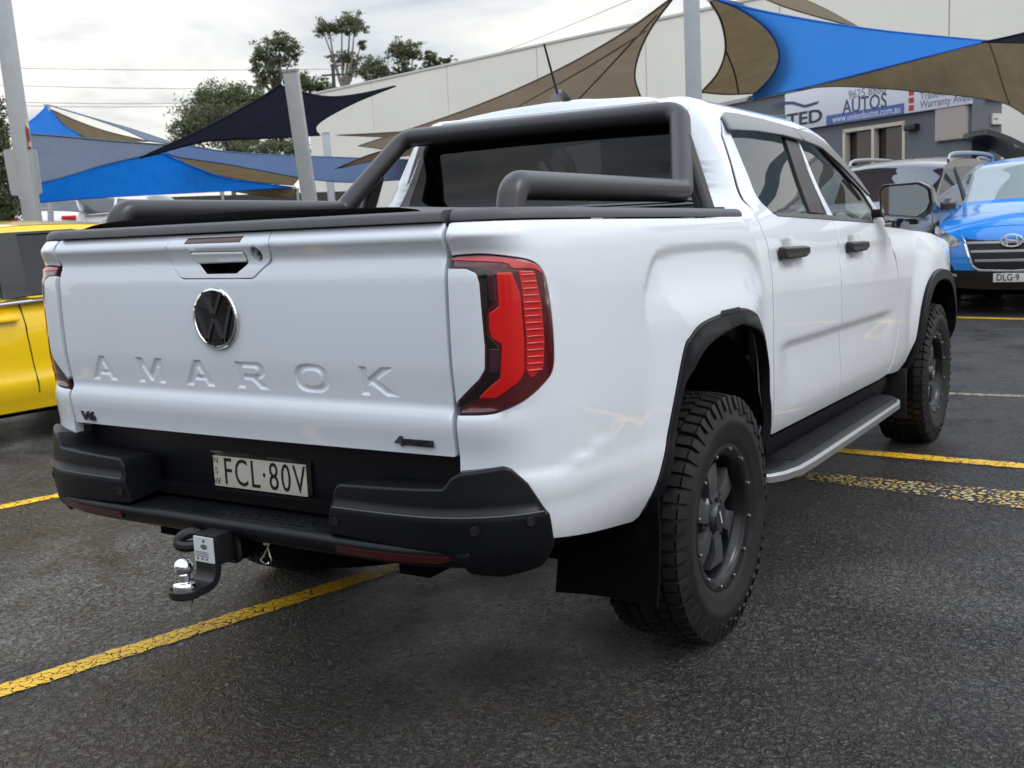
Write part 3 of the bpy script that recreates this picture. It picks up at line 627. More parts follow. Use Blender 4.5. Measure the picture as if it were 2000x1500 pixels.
# ---- wheel arch flares, wells
def bedfl(s,z):
    p=bed(s,z);yy=interp(np.asarray(s,float),PS,PY);q=sdf(np.stack([yy+0*np.asarray(z,float),np.asarray(z,float)+0*yy],-1),AO)
    p=p.copy();p[...,0]=np.maximum(p[...,0],.9)+.006+.014*sm(0,-.05,q);return p
ring=np.concatenate([AO,AI[::-1]])
for mir in (False,True):
    panel('wheel_arch_flare',SY(ring),bedfl,BP,TRK,g=.03,eg=.016,r=.006,depth=.03,mirror=mir)
    tab=[(1.02,1.050),(1.21,1.050),(1.19,1.070),(1.05,1.069)]
    panel('flare_tab',SY(rnd(tab,.008)),lambda s,z:bed(s,z)+np.stack([.008+0*s,0*s,0*s],-1),BP,TRK,g=.02,r=.004,depth=.03,mirror=mir)
    sg=-1 if mir else 1
    for yc in (1.085,4.355):
        mb=MB();n=20;th=np.linspace(-.25,math.pi+.25,n)
        P=np.array([[(sg*x,yc+.475*math.cos(a),.47+.50*math.sin(a)) for a in th] for x in (.55,.93)]);mb.grid(P)
        k=len(th);mb.add([(sg*.55,yc+.475*math.cos(a),.47+.50*math.sin(a)) for a in th],[tuple(range(k))])
        mb.build('wheel_well',MT['liner'],TRK,fix=False)
# ---- cab: shell, doors, glass, roof
RW=rnd([(1.856,1.368),(2.292,1.365),(2.474,1.700),(2.155,1.715),(1.90,1.700),(1.835,1.685),(1.822,1.605),(1.802,1.500),(1.765,1.42)],[.05,.01,.02,0,.02,.03,0,0,.05])
FW=rnd([(2.478,1.358),(3.238,1.330),(3.345,1.385),(3.300,1.471),(3.150,1.560),(2.985,1.650),(2.87,1.700),(2.660,1.712)],[.01,.03,.03,0,0,0,.03,.02])
shut=spline([(1.757,1.650),(1.722,1.527),(1.662,1.379),(1.656,1.315),(1.660,1.245),(1.660,1.106),(1.652,.853),(1.660,.70),(1.675,.58)],4)
dmid=[(2.531,.566),(2.521,.75),(2.514,.973),(2.520,1.16),(2.545,1.26),(2.565,1.36)]
apil=spline([(3.43,1.330),(3.405,1.385),(3.375,1.478),(3.33,1.57),(3.25,1.665),(3.14,1.735),(2.98,1.775),(2.90,1.788)],4)
rear_lo=[(ybk(z)+.004,z) for z in (.60,.8,1.0,1.09,1.18,1.235,1.29,1.325,1.350)]
rear_up=[(float(ybk(z)),z) for z in np.linspace(1.37,1.795,16)]
gate=[(3.43,1.330)]
dtop_r=[(2.600,1.728),(2.155,1.738),(1.90,1.728),(1.80,1.708)]
rdoor=np.concatenate([shut[::-1][:1],[(1.70,.566)],dmid,[(2.581,1.45),(2.62,1.60),(2.640,1.727)],dtop_r[1:],shut[:-1]])
fdoor=np.concatenate([[(2.537,.566)],[(3.30,.566),(3.41,.575),(3.475,.65),(3.545,.80),(3.550,.93),(3.535,1.05),(3.48,1.17),(3.425,1.245)],apil[1:-3]+[-.035,-.030],[(2.646,1.727),(2.626,1.60),(2.587,1.45)],[(a+.009,b) for a,b in dmid[::-1]][:-1]])
def Y2(p): return YT(p)
win_r=densify(Y2(RW),.02);win_f=densify(Y2(FW),.02)
# B pillar garnish occupies the strip between the two windows
BPIL=rnd([(2.297,1.366),(2.473,1.359),(2.655,1.712),(2.479,1.702)],.004)
roofT=t_of_z(1.80)
shell=np.concatenate([Y2(rear_up),[(1.64,TMAX)],[(2.78,TMAX)],[(2.80,TMAX-.3)],[(2.86,t_of_z(1.80)+.06)],Y2(apil[::-1]),Y2([(3.43,1.325),(3.43,1.30)])])
for mir in (False,True):
    # outer shell: C pillar and roof half, doors cut away
    sh=np.concatenate([Y2(rear_lo),Y2(rear_up),[(1.715,TMAX)],[(2.86,TMAX)],[(2.875,TMAX-.3)],[(2.895,roofT+.05)],Y2(apil[::-1]),Y2([(3.43,1.315)]),Y2(apil[:-3]+[-.030,-.025]),Y2([(2.70,1.733)]),Y2([(a,b+.006) for a,b in dtop_r]),Y2(np.array(shut)+[-.009,0]),Y2([(1.69,.560),(1.61,.56)])])
    panel('cab_shell',sh,cab,W_,TRK,g=.03,eg=.018,r=.002,depth=.02,sgn=1,mirror=mir)
    d1=panel('rear_door',Y2(rdoor),cab,W_,TRK,holes=[Y2(rnd([(1.856,1.362),(2.60,1.355),(2.60,1.718),(2.155,1.722),(1.90,1.708),(1.828,1.692),(1.812,1.605),(1.790,1.500),(1.750,1.42)],[.05,0,0,0,.02,.03,0,0,.05]))] if False else [Y2(rnd([(1.850,1.361),(2.535,1.352),(2.560,1.45),(2.60,1.60),(2.618,1.712),(2.155,1.724),(1.90,1.710),(1.828,1.695),(1.812,1.605),(1.792,1.500),(1.755,1.42)],[.05,0,0,0,0,0,.02,.03,0,0,.05]))],g=.026,eg=.015,r=.003,depth=.02,mirror=mir,fine=[((1.79,t_of_z(1.15)),(1.96,t_of_z(1.29)),.011),((1.72,t_of_z(.80)),(2.50,t_of_z(.93)),.014)])
    d2=panel('front_door',Y2(fdoor),cab,W_,TRK,holes=[Y2(rnd([(2.60,1.350),(3.238,1.324),(3.352,1.38),(3.308,1.475),(3.155,1.570),(2.99,1.662),(2.875,1.712),(2.672,1.716),(2.645,1.60),(2.605,1.45)],[0,.03,.03,0,0,0,.03,0,0,0]))],g=.026,eg=.015,r=.003,depth=.02,mirror=mir,fine=[((2.67,t_of_z(1.15)),(2.84,t_of_z(1.29)),.011),((2.55,t_of_z(.80)),(3.45,t_of_z(.93)),.014)])
    # window seals (black), glass
    def seal(nm,ow,iw,par): panel(nm,Y2(ow),cab,MT['blackedge'],par,holes=[Y2(iw)],g=.02,r=.001,depth=.006,off=-.004,mirror=mir)
    seal('window_seal',rnd([(1.848,1.359),(2.536,1.350),(2.618,1.714),(2.155,1.726),(1.90,1.712),(1.826,1.697),(1.81,1.605),(1.79,1.5),(1.753,1.42)],[.05,0,0,0,.02,.03,0,0,.05]),RW,d1)
    seal('window_seal',rnd([(2.59,1.348),(3.24,1.322),(3.354,1.378),(3.31,1.477),(3.157,1.572),(2.992,1.664),(2.877,1.714),(2.67,1.718)],[0,.03,.03,0,0,0,.03,0]),FW*1.0 if False else rnd([(2.61,1.356),(3.238,1.330),(3.345,1.385),(3.300,1.471),(3.150,1.560),(2.985,1.650),(2.87,1.700),(2.69,1.708)],[.01,.03,.03,0,0,0,.03,.02]),d2)
    panel('door_pillar_trim',Y2(BPIL),cab,mat('pillar_black',(.022,.022,.025),.35),d1 if False else TRK,g=.03,r=.002,depth=.012,off=.003,mirror=mir)
    panel('window_glass',Y2(rnd(RW,0)),cab,MT['glass'],d1,g=.05,depth=0,off=-.007,mirror=mir)
    panel('window_glass',Y2(rnd([(2.47,1.358),(3.238,1.330),(3.345,1.385),(3.300,1.471),(3.150,1.560),(2.985,1.650),(2.87,1.700),(2.655,1.710)],0)),cab,MT['glass'],d2,g=.05,depth=0,off=-.007,mirror=mir)
    for ln in (shut[:-2],dmid[:-1],[(3.42,.58),(3.479,.65),(3.549,.80),(3.554,.93),(3.539,1.05),(3.484,1.17),(3.43,1.245)]):
        ln=np.array(ln);panel('gap_shade_strip',Y2(np.concatenate([ln+[-.022,0],(ln+[.022,0])[::-1]])),cab,MT['blackedge'],TRK,g=.02,depth=0,off=-.005,mirror=mir)  # black strips behind the shut lines stand in for gap shade
    # belt strip
    panel('belt_trim',Y2([(1.88,1.352),(3.22,1.318),(3.22,1.330),(2.5,1.357),(1.86,1.366)]),cab,MT['visor'] if False else mat('belt_rubber_grey',(.10,.10,.10),.4),d1,g=.03,r=.002,depth=.006,off=.003,mirror=mir)
    # weather shields
    v1=rnd([(1.775,1.668),(2.09,1.684),(2.41,1.688),(2.662,1.680),(2.64,1.742),(2.3,1.752),(2.02,1.752),(1.87,1.745),(1.80,1.725)],[.01,0,0,.01,.01,0,0,.03,.03])
    v2=rnd([(2.672,1.680),(2.90,1.660),(3.08,1.600),(3.20,1.535),(3.31,1.450),(3.335,1.458),(3.28,1.56),(3.17,1.640),(3.03,1.700),(2.88,1.730),(2.650,1.742)],[.01,0,0,0,.005,.005,0,0,0,0,.01])
    def visor(y,t):
        p=cab(y,t).copy();p[...,0]+=.012+.012*sm(t_of_z(1.745),t_of_z(1.67),t);return p
    panel('weather_shield',Y2(v1),visor,MT['visor'],d1,g=.025,r=.004,depth=.010,mirror=mir)
    panel('weather_shield',Y2(v2),visor,MT['visor'],d2,g=.025,r=.004,depth=.010,mirror=mir)
    # handles
    for (ya,yb,par) in ((1.752,2.040,d1),(2.636,2.917,d2)):
        hz=[(ya,1.203),(ya+.03,1.197),(yb-.05,1.200),(yb,1.213),(yb,1.236),(ya,1.238)]
        def hch(y,t):
            p=cab(y,t,False).copy();p[...,0]+=.036;return p
        panel('door_handle',Y2(rnd(hz,[.012,.01,.012,.01,.01,.01])),hch,MT['plateb'],par,g=.02,r=.008,depth=.03,mirror=mir)
        cup=np.array([(ya+.12+.062*math.cos(a),1.222+.040*math.sin(a)) for a in np.linspace(0,2*math.pi,21)[:-1]])
        def cch(y,t):
            p=cab(y,t).copy();zz=interp(t,_T,_SZ);p[...,0]+=.001-.012*np.clip(1-((y-ya-.12)/.062)**2-((zz-1.222)/.04)**2,0,1);return p
    # sill and side step
    sg=-1 if mir else 1
    mb=MB();P=[]
    for y in np.linspace(1.62,3.46,10):
        z=-K*y;P.append([(sg*.80,y,.46+z),(sg*.865,y,.47+z),(sg*.885,y,.52+z),(sg*.893,y,.553+z),(sg*.82,y,.56+z)])
    mb.grid(np.array(P),flip=mir);mb.build('sill_cover',BP,TRK)
    mb=MB();P=[]
    ys=[1.47,1.50,1.56,1.66,1.80,2.2,2.7,3.15,3.25,3.31,3.335];xo=[.93,.975,1.005,1.026,1.032,1.032,1.030,1.026,1.005,.97,.91]
    for y,x_ in zip(ys,xo):
        z=.012*(2.4-y)*.8;P.append([(sg*.84,y,.425+z),(sg*.87,y,.442+z),(sg*(x_-.03),y,.437+z),(sg*(x_-.012),y,.432+z),(sg*x_,y,.424+z),(sg*(x_+.001),y,.402+z),(sg*(x_-.02),y,.392+z),(sg*.86,y,.388+z)])
    P=np.array(P);mb.grid(P[:,:4],0,flip=mir);mb.grid(P[:,3:6],1,flip=mir);mb.grid(P[:,5:],0,flip=mir)
    mb.add(P[0],[tuple(range(8))],0);mb.add(P[-1],[tuple(range(8))[::-1]],0)
    st=mb.build('side_step',[BP,MT['silver']],TRK)
    mb=MB()
    for i in range(46):
        y=1.72+i*.033;z=.012*(2.4-y)*.8+.4395
        for j in range(7):
            x_=.885+j*.0145;mb.box(*(sorted((sg*x_,sg*(x_+.009)))),y,y+.024,z,z+.0022)
    mb.build('tread_pad',MT['rubber'],st)
    for y in (1.85,3.0): MB().tube([(sg*.70,y,.44),(sg*.86,y,.40),(sg*.98,y,.395)],.02,8).build('step_bracket',MT['under'],st)
# rear wall with window
def backw(x,z):
    x=np.asarray(x,float);z=np.asarray(z,float);y=ybk(z)+.012+.05*(np.abs(x)/.7)**4*0+.02*(1-(x/.7)**2)*-1
    return np.stack([x+0*y,y,z-K*y],-1)
def hw(z): return float(SX(z))-.118
bo=np.array([(-hw(z),z) for z in np.linspace(1.39,1.79,12)]+[(hw(z),z) for z in np.linspace(1.79,1.39,12)])
glz=rnd([(-.70,1.40),(.70,1.40),(.565,1.735),(-.565,1.735)],.05)
panel('rear_wall',bo,backw,W_,TRK,holes=[glz],g=.05,r=.003,depth=.01,sgn=1)
panel('rear_window',rnd([(-.715,1.385),(.715,1.385),(.575,1.748),(-.575,1.748)],.05),backw,MT['glassd'],TRK,g=.06,depth=0,off=.004,sgn=1)
panel('rear_window_border',rnd([(-.722,1.378),(.722,1.378),(.582,1.755),(-.582,1.755)],.05),backw,GL,TRK,holes=[rnd([(-.655,1.42),(.655,1.42),(.54,1.715),(-.54,1.715)],.05)],g=.03,r=.001,depth=.003,off=.006,sgn=1)
# roof rear edge filler
mb=MB();P=[]
for x in np.linspace(-.60,.60,25):
    ax=abs(x);zr=1.80+.052*(1-(min(ax,.58)/.58)**2);P.append([(x,1.72,zr-.03-K*1.64),(x,1.695,zr-.065-K*1.6),(x,1.69,1.735-K*1.6)])
mb.grid(np.array(P));mb.build('roof_edge',W_,TRK,fix=True)
# windscreen, dash, bonnet, wings, front
mb=MB();P=[]
for k_ in np.linspace(0,1,9):
    y=2.87+(3.72-2.87)*k_;z=1.835-(1.835-1.285)*k_**1.05;hwid=.60+.20*k_;row=[]
    for u in np.linspace(-1,1,13): row.append((u*hwid,y-.10*u*u*(0.4+k_),z-.02*u*u-K*y))
    P.append(row)
mb.grid(np.array(P));mb.build('windscreen',MT['glassw'],TRK,fix=False)
def wing(y,z):
    y=np.asarray(y,float);z=np.asarray(z,float)
    x=SX(np.minimum(z,1.2))+0*y-.05*sm(1.14,1.29,z)**1.5+.040*sm(.60,.36,np.hypot((y-4.36),(z-.75)*1.0))*sm(.55,.72,z)
    x=x-.30*np.clip((y-4.78)/.52,0,1)**2.6
    return np.stack([x,y,z-K*y],-1)
fao=spline([(3.835,.50),(3.86,.66),(3.92,.86),(4.02,.985),(4.16,1.040),(4.36,1.055),(4.56,1.030),(4.69,.95),(4.765,.83),(4.80,.66),(4.80,.50)],5)
fai=spline([(3.90,.50),(3.93,.66),(3.985,.83),(4.07,.92),(4.19,.965),(4.36,.975),(4.53,.955),(4.64,.89),(4.705,.79),(4.735,.66),(4.735,.50)],5)
fai=np.stack([4.33+(fai[:,0]-4.33)*1.03,.56+(fai[:,1]-.56)*1.05],1)
bontop=[(5.22,.98),(5.16,1.07),(5.0,1.165),(4.8,1.215),(4.5,1.252),(4.2,1.270),(3.9,1.285),(3.62,1.295)]
for mir in (False,True):
    wo_=np.concatenate([[(3.435,1.25),(3.488,1.172),(3.543,1.05),(3.558,.93),(3.553,.80),(3.483,.65),(3.42,.575),(3.52,.565),(3.68,.56),(3.79,.60)],fao[6:-6],[(4.85,.60),(5.26,.60),(5.27,.80)],bontop,[(3.44,1.300)]])
    panel('front_wing',wo_,wing,W_,TRK,g=.035,eg=.02,r=.003,depth=.02,mirror=mir)
    panel('wheel_arch_flare',np.concatenate([fao,fai[::-1]]),lambda y,z:wing(y,z)+np.stack([.020+0*y,0*y,0*y],-1),BP,TRK,g=.03,eg=.02,r=.006,depth=.05,mirror=mir)
mb=MB();P=[]
for y,z in [(5.30,.62),(5.32,.85)]+bontop[:-1]+[(3.60,1.297)]:
    xw=float(wing(np.array(y),np.array(z))[0])-.001
    P.append([(u*xw,y+(.04*(1-u*u) if y>4.9 else 0),z+.055*(1-u*u)**.8*sm(5.3,4.9,y)-K*y) for u in np.linspace(-1,1,17)])
mb.grid(np.array(P));mb.build('bonnet',W_,TRK,fix=False)
# ---- mirrors
for sg in (1,-1):
    mr=MB()
    oc=rnd([(.912,1.290),(1.09,1.268),(1.135,1.300),(1.150,1.345),(1.140,1.415),(1.09,1.442),(.925,1.437),(.903,1.41)],[.03,.03,.03,.02,.04,.04,.02,.02])
    oc=[(sg*a,b) for a,b in oc]
    cen=np.mean(oc,0);n=len(oc);rows=[]
    for sc_,dy in ((.5,.02),(.84,.016),(.88,-.010),(.97,-.014),(1,.0),(1.0,.03),(.97,.085),(.84,.135),(.5,.165),(.05,.172)):
        rows.append([(cen[0]+(a-cen[0])*sc_,3.24+dy,cen[1]+(b-cen[1])*sc_) for a,b in oc])
    mr.grid(np.array(rows),0,cv=True)
    mh=mr.build('door_mirror',mat('mirror_shell_black',(.02,.021,.024),.28,coat=.6),TRK,ang=40)
    gp=[(cen[0]+(a-cen[0])*.86-sg*.006,3.236+.10*(a-cen[0])*sg,cen[1]+(b-cen[1])*.84) for a,b in oc]
    MB().add(gp,[tuple(range(n))]).build('mirror_glass',MT['mirror'],mh,fix=False)
    MB().box(*sorted((sg*.86,sg*.93)),3.27,3.33,1.285,1.325).build('mirror_arm',MT['plateb'],mh,bev=.008)
    MB().box(*sorted((sg*1.02,sg*1.06)),3.33,3.38,1.245,1.275).build('mirror_camera',MT['plateb'],mh,bev=.008)
# ---- tonneau cover
mb=MB();P=[]
xs=np.linspace(-.668,.668,27);ys=np.concatenate([[.025,.03],np.linspace(.06,1.36,22)])
for y in ys:
    P.append([(x,y-.012*(1-(x/.7)**2),1.386+.014*(1-(x/.668)**2)-.024*abs(x/.668)**14-K*y*.7+.0025*math.sin(y*14+x*3)*math.cos(x*9)) for x in xs])
P=np.array(P);mb.grid(P)
bot=P[0].copy();bot[:,2]=1.374;bot[:,1]+=.022;mb.grid(np.array([bot,P[0]]))
mb.build('tonneau_cover',MT['tonneau'],TRK,ang=60,fix=False)
# folded cover end at the right rear corner
# ---- sports bar
def U(p): return (p[0],p[1],p[2])
rr=.0375
path=[(.745,.235,1.36),(.740,.262,1.432),(.735,1.325,1.418),(.612,1.605,1.702),(-.612,1.605,1.702),(-.735,1.325,1.418),(-.740,.262,1.432),(-.745,.235,1.36)]
pth=fillet_path(path,[.085,.055,.075,.075,.055,.085],10)
bar_=MB().tube(pth,rr,24).build('sports_bar',MT['tube'],TRK,ang=60)
for sg in (1,-1):
    MB().tube([(sg*.665,1.50,1.60),(sg*.755,1.475,1.352)],.032,16).build('bar_stay',MT['tube'],bar_)
    MB().box(sg*.755-.05,sg*.755+.05,1.40,1.53,1.345,1.361).build('bar_foot',MT['plateb'],bar_,bev=.006)
    MB().box(sg*.745-.045,sg*.745+.045,.185,.32,1.3745,1.3785).build('bar_foot',MT['tube'],bar_,bev=.002)
# ---- antenna
mb=MB();zb=1.853-K*1.83
an=MB().grid(np.array([[(-.022*q*f,1.80+.085*f2,zb-.012+.048*hh) for q in (1,.7,0,-.7,-1)] for f,f2,hh in ((1,-.2,0),(.9,.05,.55),(.55,.45,1),(.8,.9,.5),(1,1.25,0))])).build('antenna_base',MT['capplastic'],TRK,ang=70)
MB().tube([(0,1.815,zb+.02),(0,1.725,zb+.20)],[.0055,.004],8).build('antenna_whip',MT['plateb'],an)
# ------------------------------------------------------------------ the pickup: bumper, hitch, wheels, cabin, underside
BS,BX,BY=_smooth([.355,.45,.58,.67,.735,.79,.84,.88,.908,.926,.936],[-.098,-.098,-.095,-.086,-.069,-.043,-.008,.033,.078,.13,.22])
def sx_(x): return interp(x,BX[:380],BS[:380])
bprof=pchip([.48,.52,.545,.575,.60,.655,.664,.672,.70,.73,.775,.80],[-.055,-.03,-.014,-.004,.0,.004,.003,-.003,-.005,-.008,-.012,-.015])
def bump(s,z):
    s=np.asarray(s,float);z=np.asarray(z,float);X,Y,nx,ny=_plan(s,BS,BX,BY);d=bprof(z)
    X=X+nx*d;Y=Y+ny*d
    return np.stack([X,Y,z+0*s],-1)
sB=BS[-1]
corner=rnd([(sx_(.372),.592),(sx_(.70),.575),(sx_(.742),.556),(sx_(.765),.515),(sx_(.84),.500),(sB-.135,.515),(sB-.12,.58),(sB-.135,.655),(sB-.185,.735),(sB-.225,.772),(sx_(.85),.779),(sx_(.755),.768),(sx_(.735),.757),(sx_(.716),.732),(sx_(.408),.722),(sx_(.395),.700)],[.006,.02,.01,.02,.0,.03,.02,.02,.02,.02,.02,.01,.006,.012,.02,.02])
bumper=MB()
# lower beam with step pad
bx=np.concatenate([np.linspace(-.77,-.60,8),np.linspace(-.55,.55,12),np.linspace(.6,.77,8)])
def ybm(x): ax=abs(x);return -.104+.055*max(0,(ax-.48)/.3)**2
rows=[]
for x in bx:
    y=ybm(x);rows.append([(x,.05,.588),(x,.0,.589),(x,y+.022,.588),(x,y+.006,.583),(x,y,.572),(x,y+.010,.545),(x,y+.03,.532),(x,.10,.528)])
bumper.grid(np.array(rows));k=8
bumper.add(rows[0],[tuple(range(k))]);bumper.add(rows[-1],[tuple(range(k))[::-1]])
bump_o=bumper.build('rear_bumper',BP,TRK,ang=50)
for mir in (False,True):
    sg=-1 if mir else 1
    co=panel('bumper_corner',corner,bump,BP,bump_o,g=.02,eg=.012,r=.008,depth=.13,mirror=mir)
    # seam groove bead
    ss=np.linspace(sx_(.40),sB-.155,40);pts=[bump(s_,.6645)+np.array([0,-.0005,0]) for s_ in ss]
    if mir: pts=[p*[-1,1,1] for p in pts]
    MB().tube(pts,.0022,6).build('bumper_seam',MT['capplastic'],bump_o)
    for (x,z) in ((.405,.628),(.785,.633),(.885,.645)):
        p=bump(sx_(x),z);q=bump(sx_(x)+.004,z)-p;T=basis((sg*p[0],p[1],p[2]),(sg*q[0] if not mir else -q[0],q[1],0) if not mir else (q[0],-q[1],0),(0,0,1))
        MB().lathe([(.0115,.0002),(.0115,.0028),(.0095,.0032),(.0088,.0012),(.0001,.0016)],20,T=T).build('parking_sensor',MT['plateb'],bump_o)
    rows=[]
    for x in np.linspace(.405,.725,15):
        e=max(0,(x-.70)/.025);rows.append([(sg*x,ybm(x)+dy,z) for dy,z in ((.012,.568),(-.0045,.567),(-.005+.006,.549+.010*e),(.02,.547+.010*e))])
    m_=MB().grid(np.array(rows));m_.add(rows[0],[(0,1,2,3)]);m_.add(rows[-1],[(0,1,2,3)]);m_.build('rear_reflector',MT['reflector'],bump_o)
# step pad grip bars
mb=MB()
for i in range(16):
    for j in range(4):
        x=-.24+i*.032+(.016 if j%2 else 0);y=-.066+j*.022;mb.box(x,x+.018,y,y+.009,.5885,.5905)
mb.build('step_grip',BP,bump_o)
# plate recess
mb=MB();mb.box(-.72,.72,.055,.075,.585,.80);
mb.build('plate_recess',BP,bump_o,bev=.004)
MB().box(-.70,.70,.075,.16,.70,.80).build('rear_cross_member',MT['under'],TRK)
pl=MB();pl.box(-.171,.184,.0415,.0445,.634,.7225);npl=pl.build('number_plate',MT['plate'],TRK,bev=.001)
TP=basis((.0235,.0408,.678),(1,0,0),(0,0,1))
text('plate_characters','FCL·80V',.112,TP@Matrix.Translation((.002,-.002,0)),MT['plateb'],npl,.0006,sx=.70,spacing=1.16,bold=-.0004)
for i,c in enumerate('NSW'): text('plate_state_letter',c,.027,basis((-.159,.0408,.708-i*.030),(1,0,0),(0,0,1)),MT['plateb'],npl,.0004,bold=-.0004)
MB().box(-.185,.198,.046,.0545,.606,.734).build('plate_holder',GL,npl,bev=.002)
text('holder_lettering','W°M',.019,basis((.003,.0448,.6215),(1,0,0),(0,0,1)),MT['platew'],npl,.0004,sx=1.1,bold=.0008)
# ---- tow hitch
hit=MB();hit.box(-.055,.040,-.085,.30,.474,.566,0)
hc=hit.build('tow_hitch',MT['under'],TRK,bev=.006)
col=MB();prf=[(-.062,.468),(.047,.468),(.047,.572),(-.062,.572)]
MB().prism(rnd(prf,.018),-.095,-.080,lambda a,b,h:(a,h,b)).build('receiver_collar',MT['gloss'],hc,bev=.003)
MB().box(-.047,.032,-.155,-.09,.478,.562).build('hitch_tongue',MT['plateb'],hc,bev=.006)
# swan neck: down plate then forward-curving shelf to the ball
neck=spline([(-.150,.55),(-.150,.485),(-.156,.452),(-.172,.434),(-.200,.428),(-.225,.428)],5);rows=[]
tn=np.gradient(neck,axis=0);tn/=np.linalg.norm(tn,axis=1)[:,None];nn=np.stack([-tn[:,1],tn[:,0]],1)
for p,n_ in zip(neck,nn):
    a=p+n_*.010;b=p-n_*.010;rows.append([(-.043,a[0],a[1]),(.030,a[0],a[1]),(.030,b[0],b[1]),(-.043,b[0],b[1])])
m_=MB().grid(np.array(rows),cv=True);m_.add(rows[-1],[(0,1,2,3)]);m_.add(rows[0],[(0,1,2,3)])
m_.build('ball_shelf',MT['plateb'],hc,bev=.0)
TBz=Matrix.Translation((-.010,-.232,.428))
MB().lathe([(.0001,-.012),(.040,-.012),(.043,-.008),(.043,.008),(.040,.011),(.0001,.011)],32,T=TBz).build('ball_seat',MT['plateb'],hc)
bl_=MB();bl_.lathe([(.031,.011),(.032,.020),(.028,.026),(.0165,.029),(.0155,.036),(.0155,.044)]+[(.0255*math.cos(a),.066+.0255*math.sin(a)) for a in np.linspace(-.93,1.5707,14)],32,T=TBz)
bl_.build('tow_ball',MT['chrome'],hc,ang=50)
nb=MB();nb.lathe([(.0001,-.013),(.019,-.013),(.019,-.030),(.0001,-.030)],6,T=TBz);nb.lathe([(.0001,-.03),(.0115,-.03),(.0115,-.052),(.0001,-.053)],16,T=TBz);nb.build('ball_nut',mat('zinc_nut',(.42,.40,.36),.4,metal=.4),hc,ang=30)
MB().box(-.042,.029,-.1645,-.1600,.488,.556).build('hitch_label',MT['labelw'],hc)
lb=MB()
lb.lathe([(.0001,0),(.005,0)],12,T=basis((-.004,-.1650,.546),(1,0,0),(0,0,1)));lb.lathe([(.0001,0),(.013,0)],16,T=basis((-.004,-.1650,.530),(1,0,0),(0,0,1))@Matrix.Diagonal((1,.55,1,1)))
for i in range(4): lb.box(-.038,.010+.004*(i%2),-.1652,-.1647,.5145-i*.0042,.516-i*.0042)
for a in (-.034,-.016,.0): lb.box(a,a+.008,-.1652,-.1647,.494,.499)
lb.build('label_print',MT['labelg'],hc,fix=False)
pin=MB();pin.tube([(-.075,-.03,.52),(.085,-.03,.52)],.008,12);pin.lathe([(.0001,0),(.012,.002),(.013,.012),(.0001,.014)],16,T=basis((.078,-.03,.52),(0,1,0),(0,0,1)));pin.build('hitch_pin',MT['chrome'],hc)
MB().tube(spline([(.094,-.03,.528),(.096,-.03,.51),(.083,-.035,.485),(.074,-.04,.468),(.088,-.035,.458),(.102,-.03,.468),(.097,-.03,.49),(.094,-.03,.512),(.103,-.028,.545)],5),.0028,8).build('pin_clip',MT['chrome'],hc)
sh=MB();sh.tube(spline([(-.06,-.03,.535),(-.10,-.085,.540),(-.125,-.12,.538),(-.135,-.135,.520),(-.115,-.130,.508),(-.06,-.06,.510)],5),.016,10);sh.build('safety_chain_lug',MT['plateb'],hc)
MB().box(-.19,-.10,-.05,.05,.51,.53).build('trailer_socket_bracket',MT['under'],hc)
# ---- mudflaps
for sg in (1,-1):
    mb=MB();rows=[]
    for z,y in ((.56,.60),(.45,.605),(.35,.595),(.262,.575)):
        rows.append([(sg*x,y+.02*(1-((x-.79)/.16)**2),z+.02*(x-.62)) for x in np.linspace(.63,.955,9)])
    a=np.array(rows);b=a.copy();b[...,1]+=.012;mb.grid(a);mb.grid(b,flip=True);mb.grid(np.array([a[-1],b[-1]]));mb.grid(np.array([a[:,-1],b[:,-1]]));mb.grid(np.array([a[:,0],b[:,0]]))
    mb.build('mud_flap',MT['under'],TRK,fix=True)
    mb=MB();mb.box(*sorted((sg*.63,sg*.93)),3.72,3.735,.24,.50);mb.build('mud_flap',MT['plateb'],TRK,bev=.004)
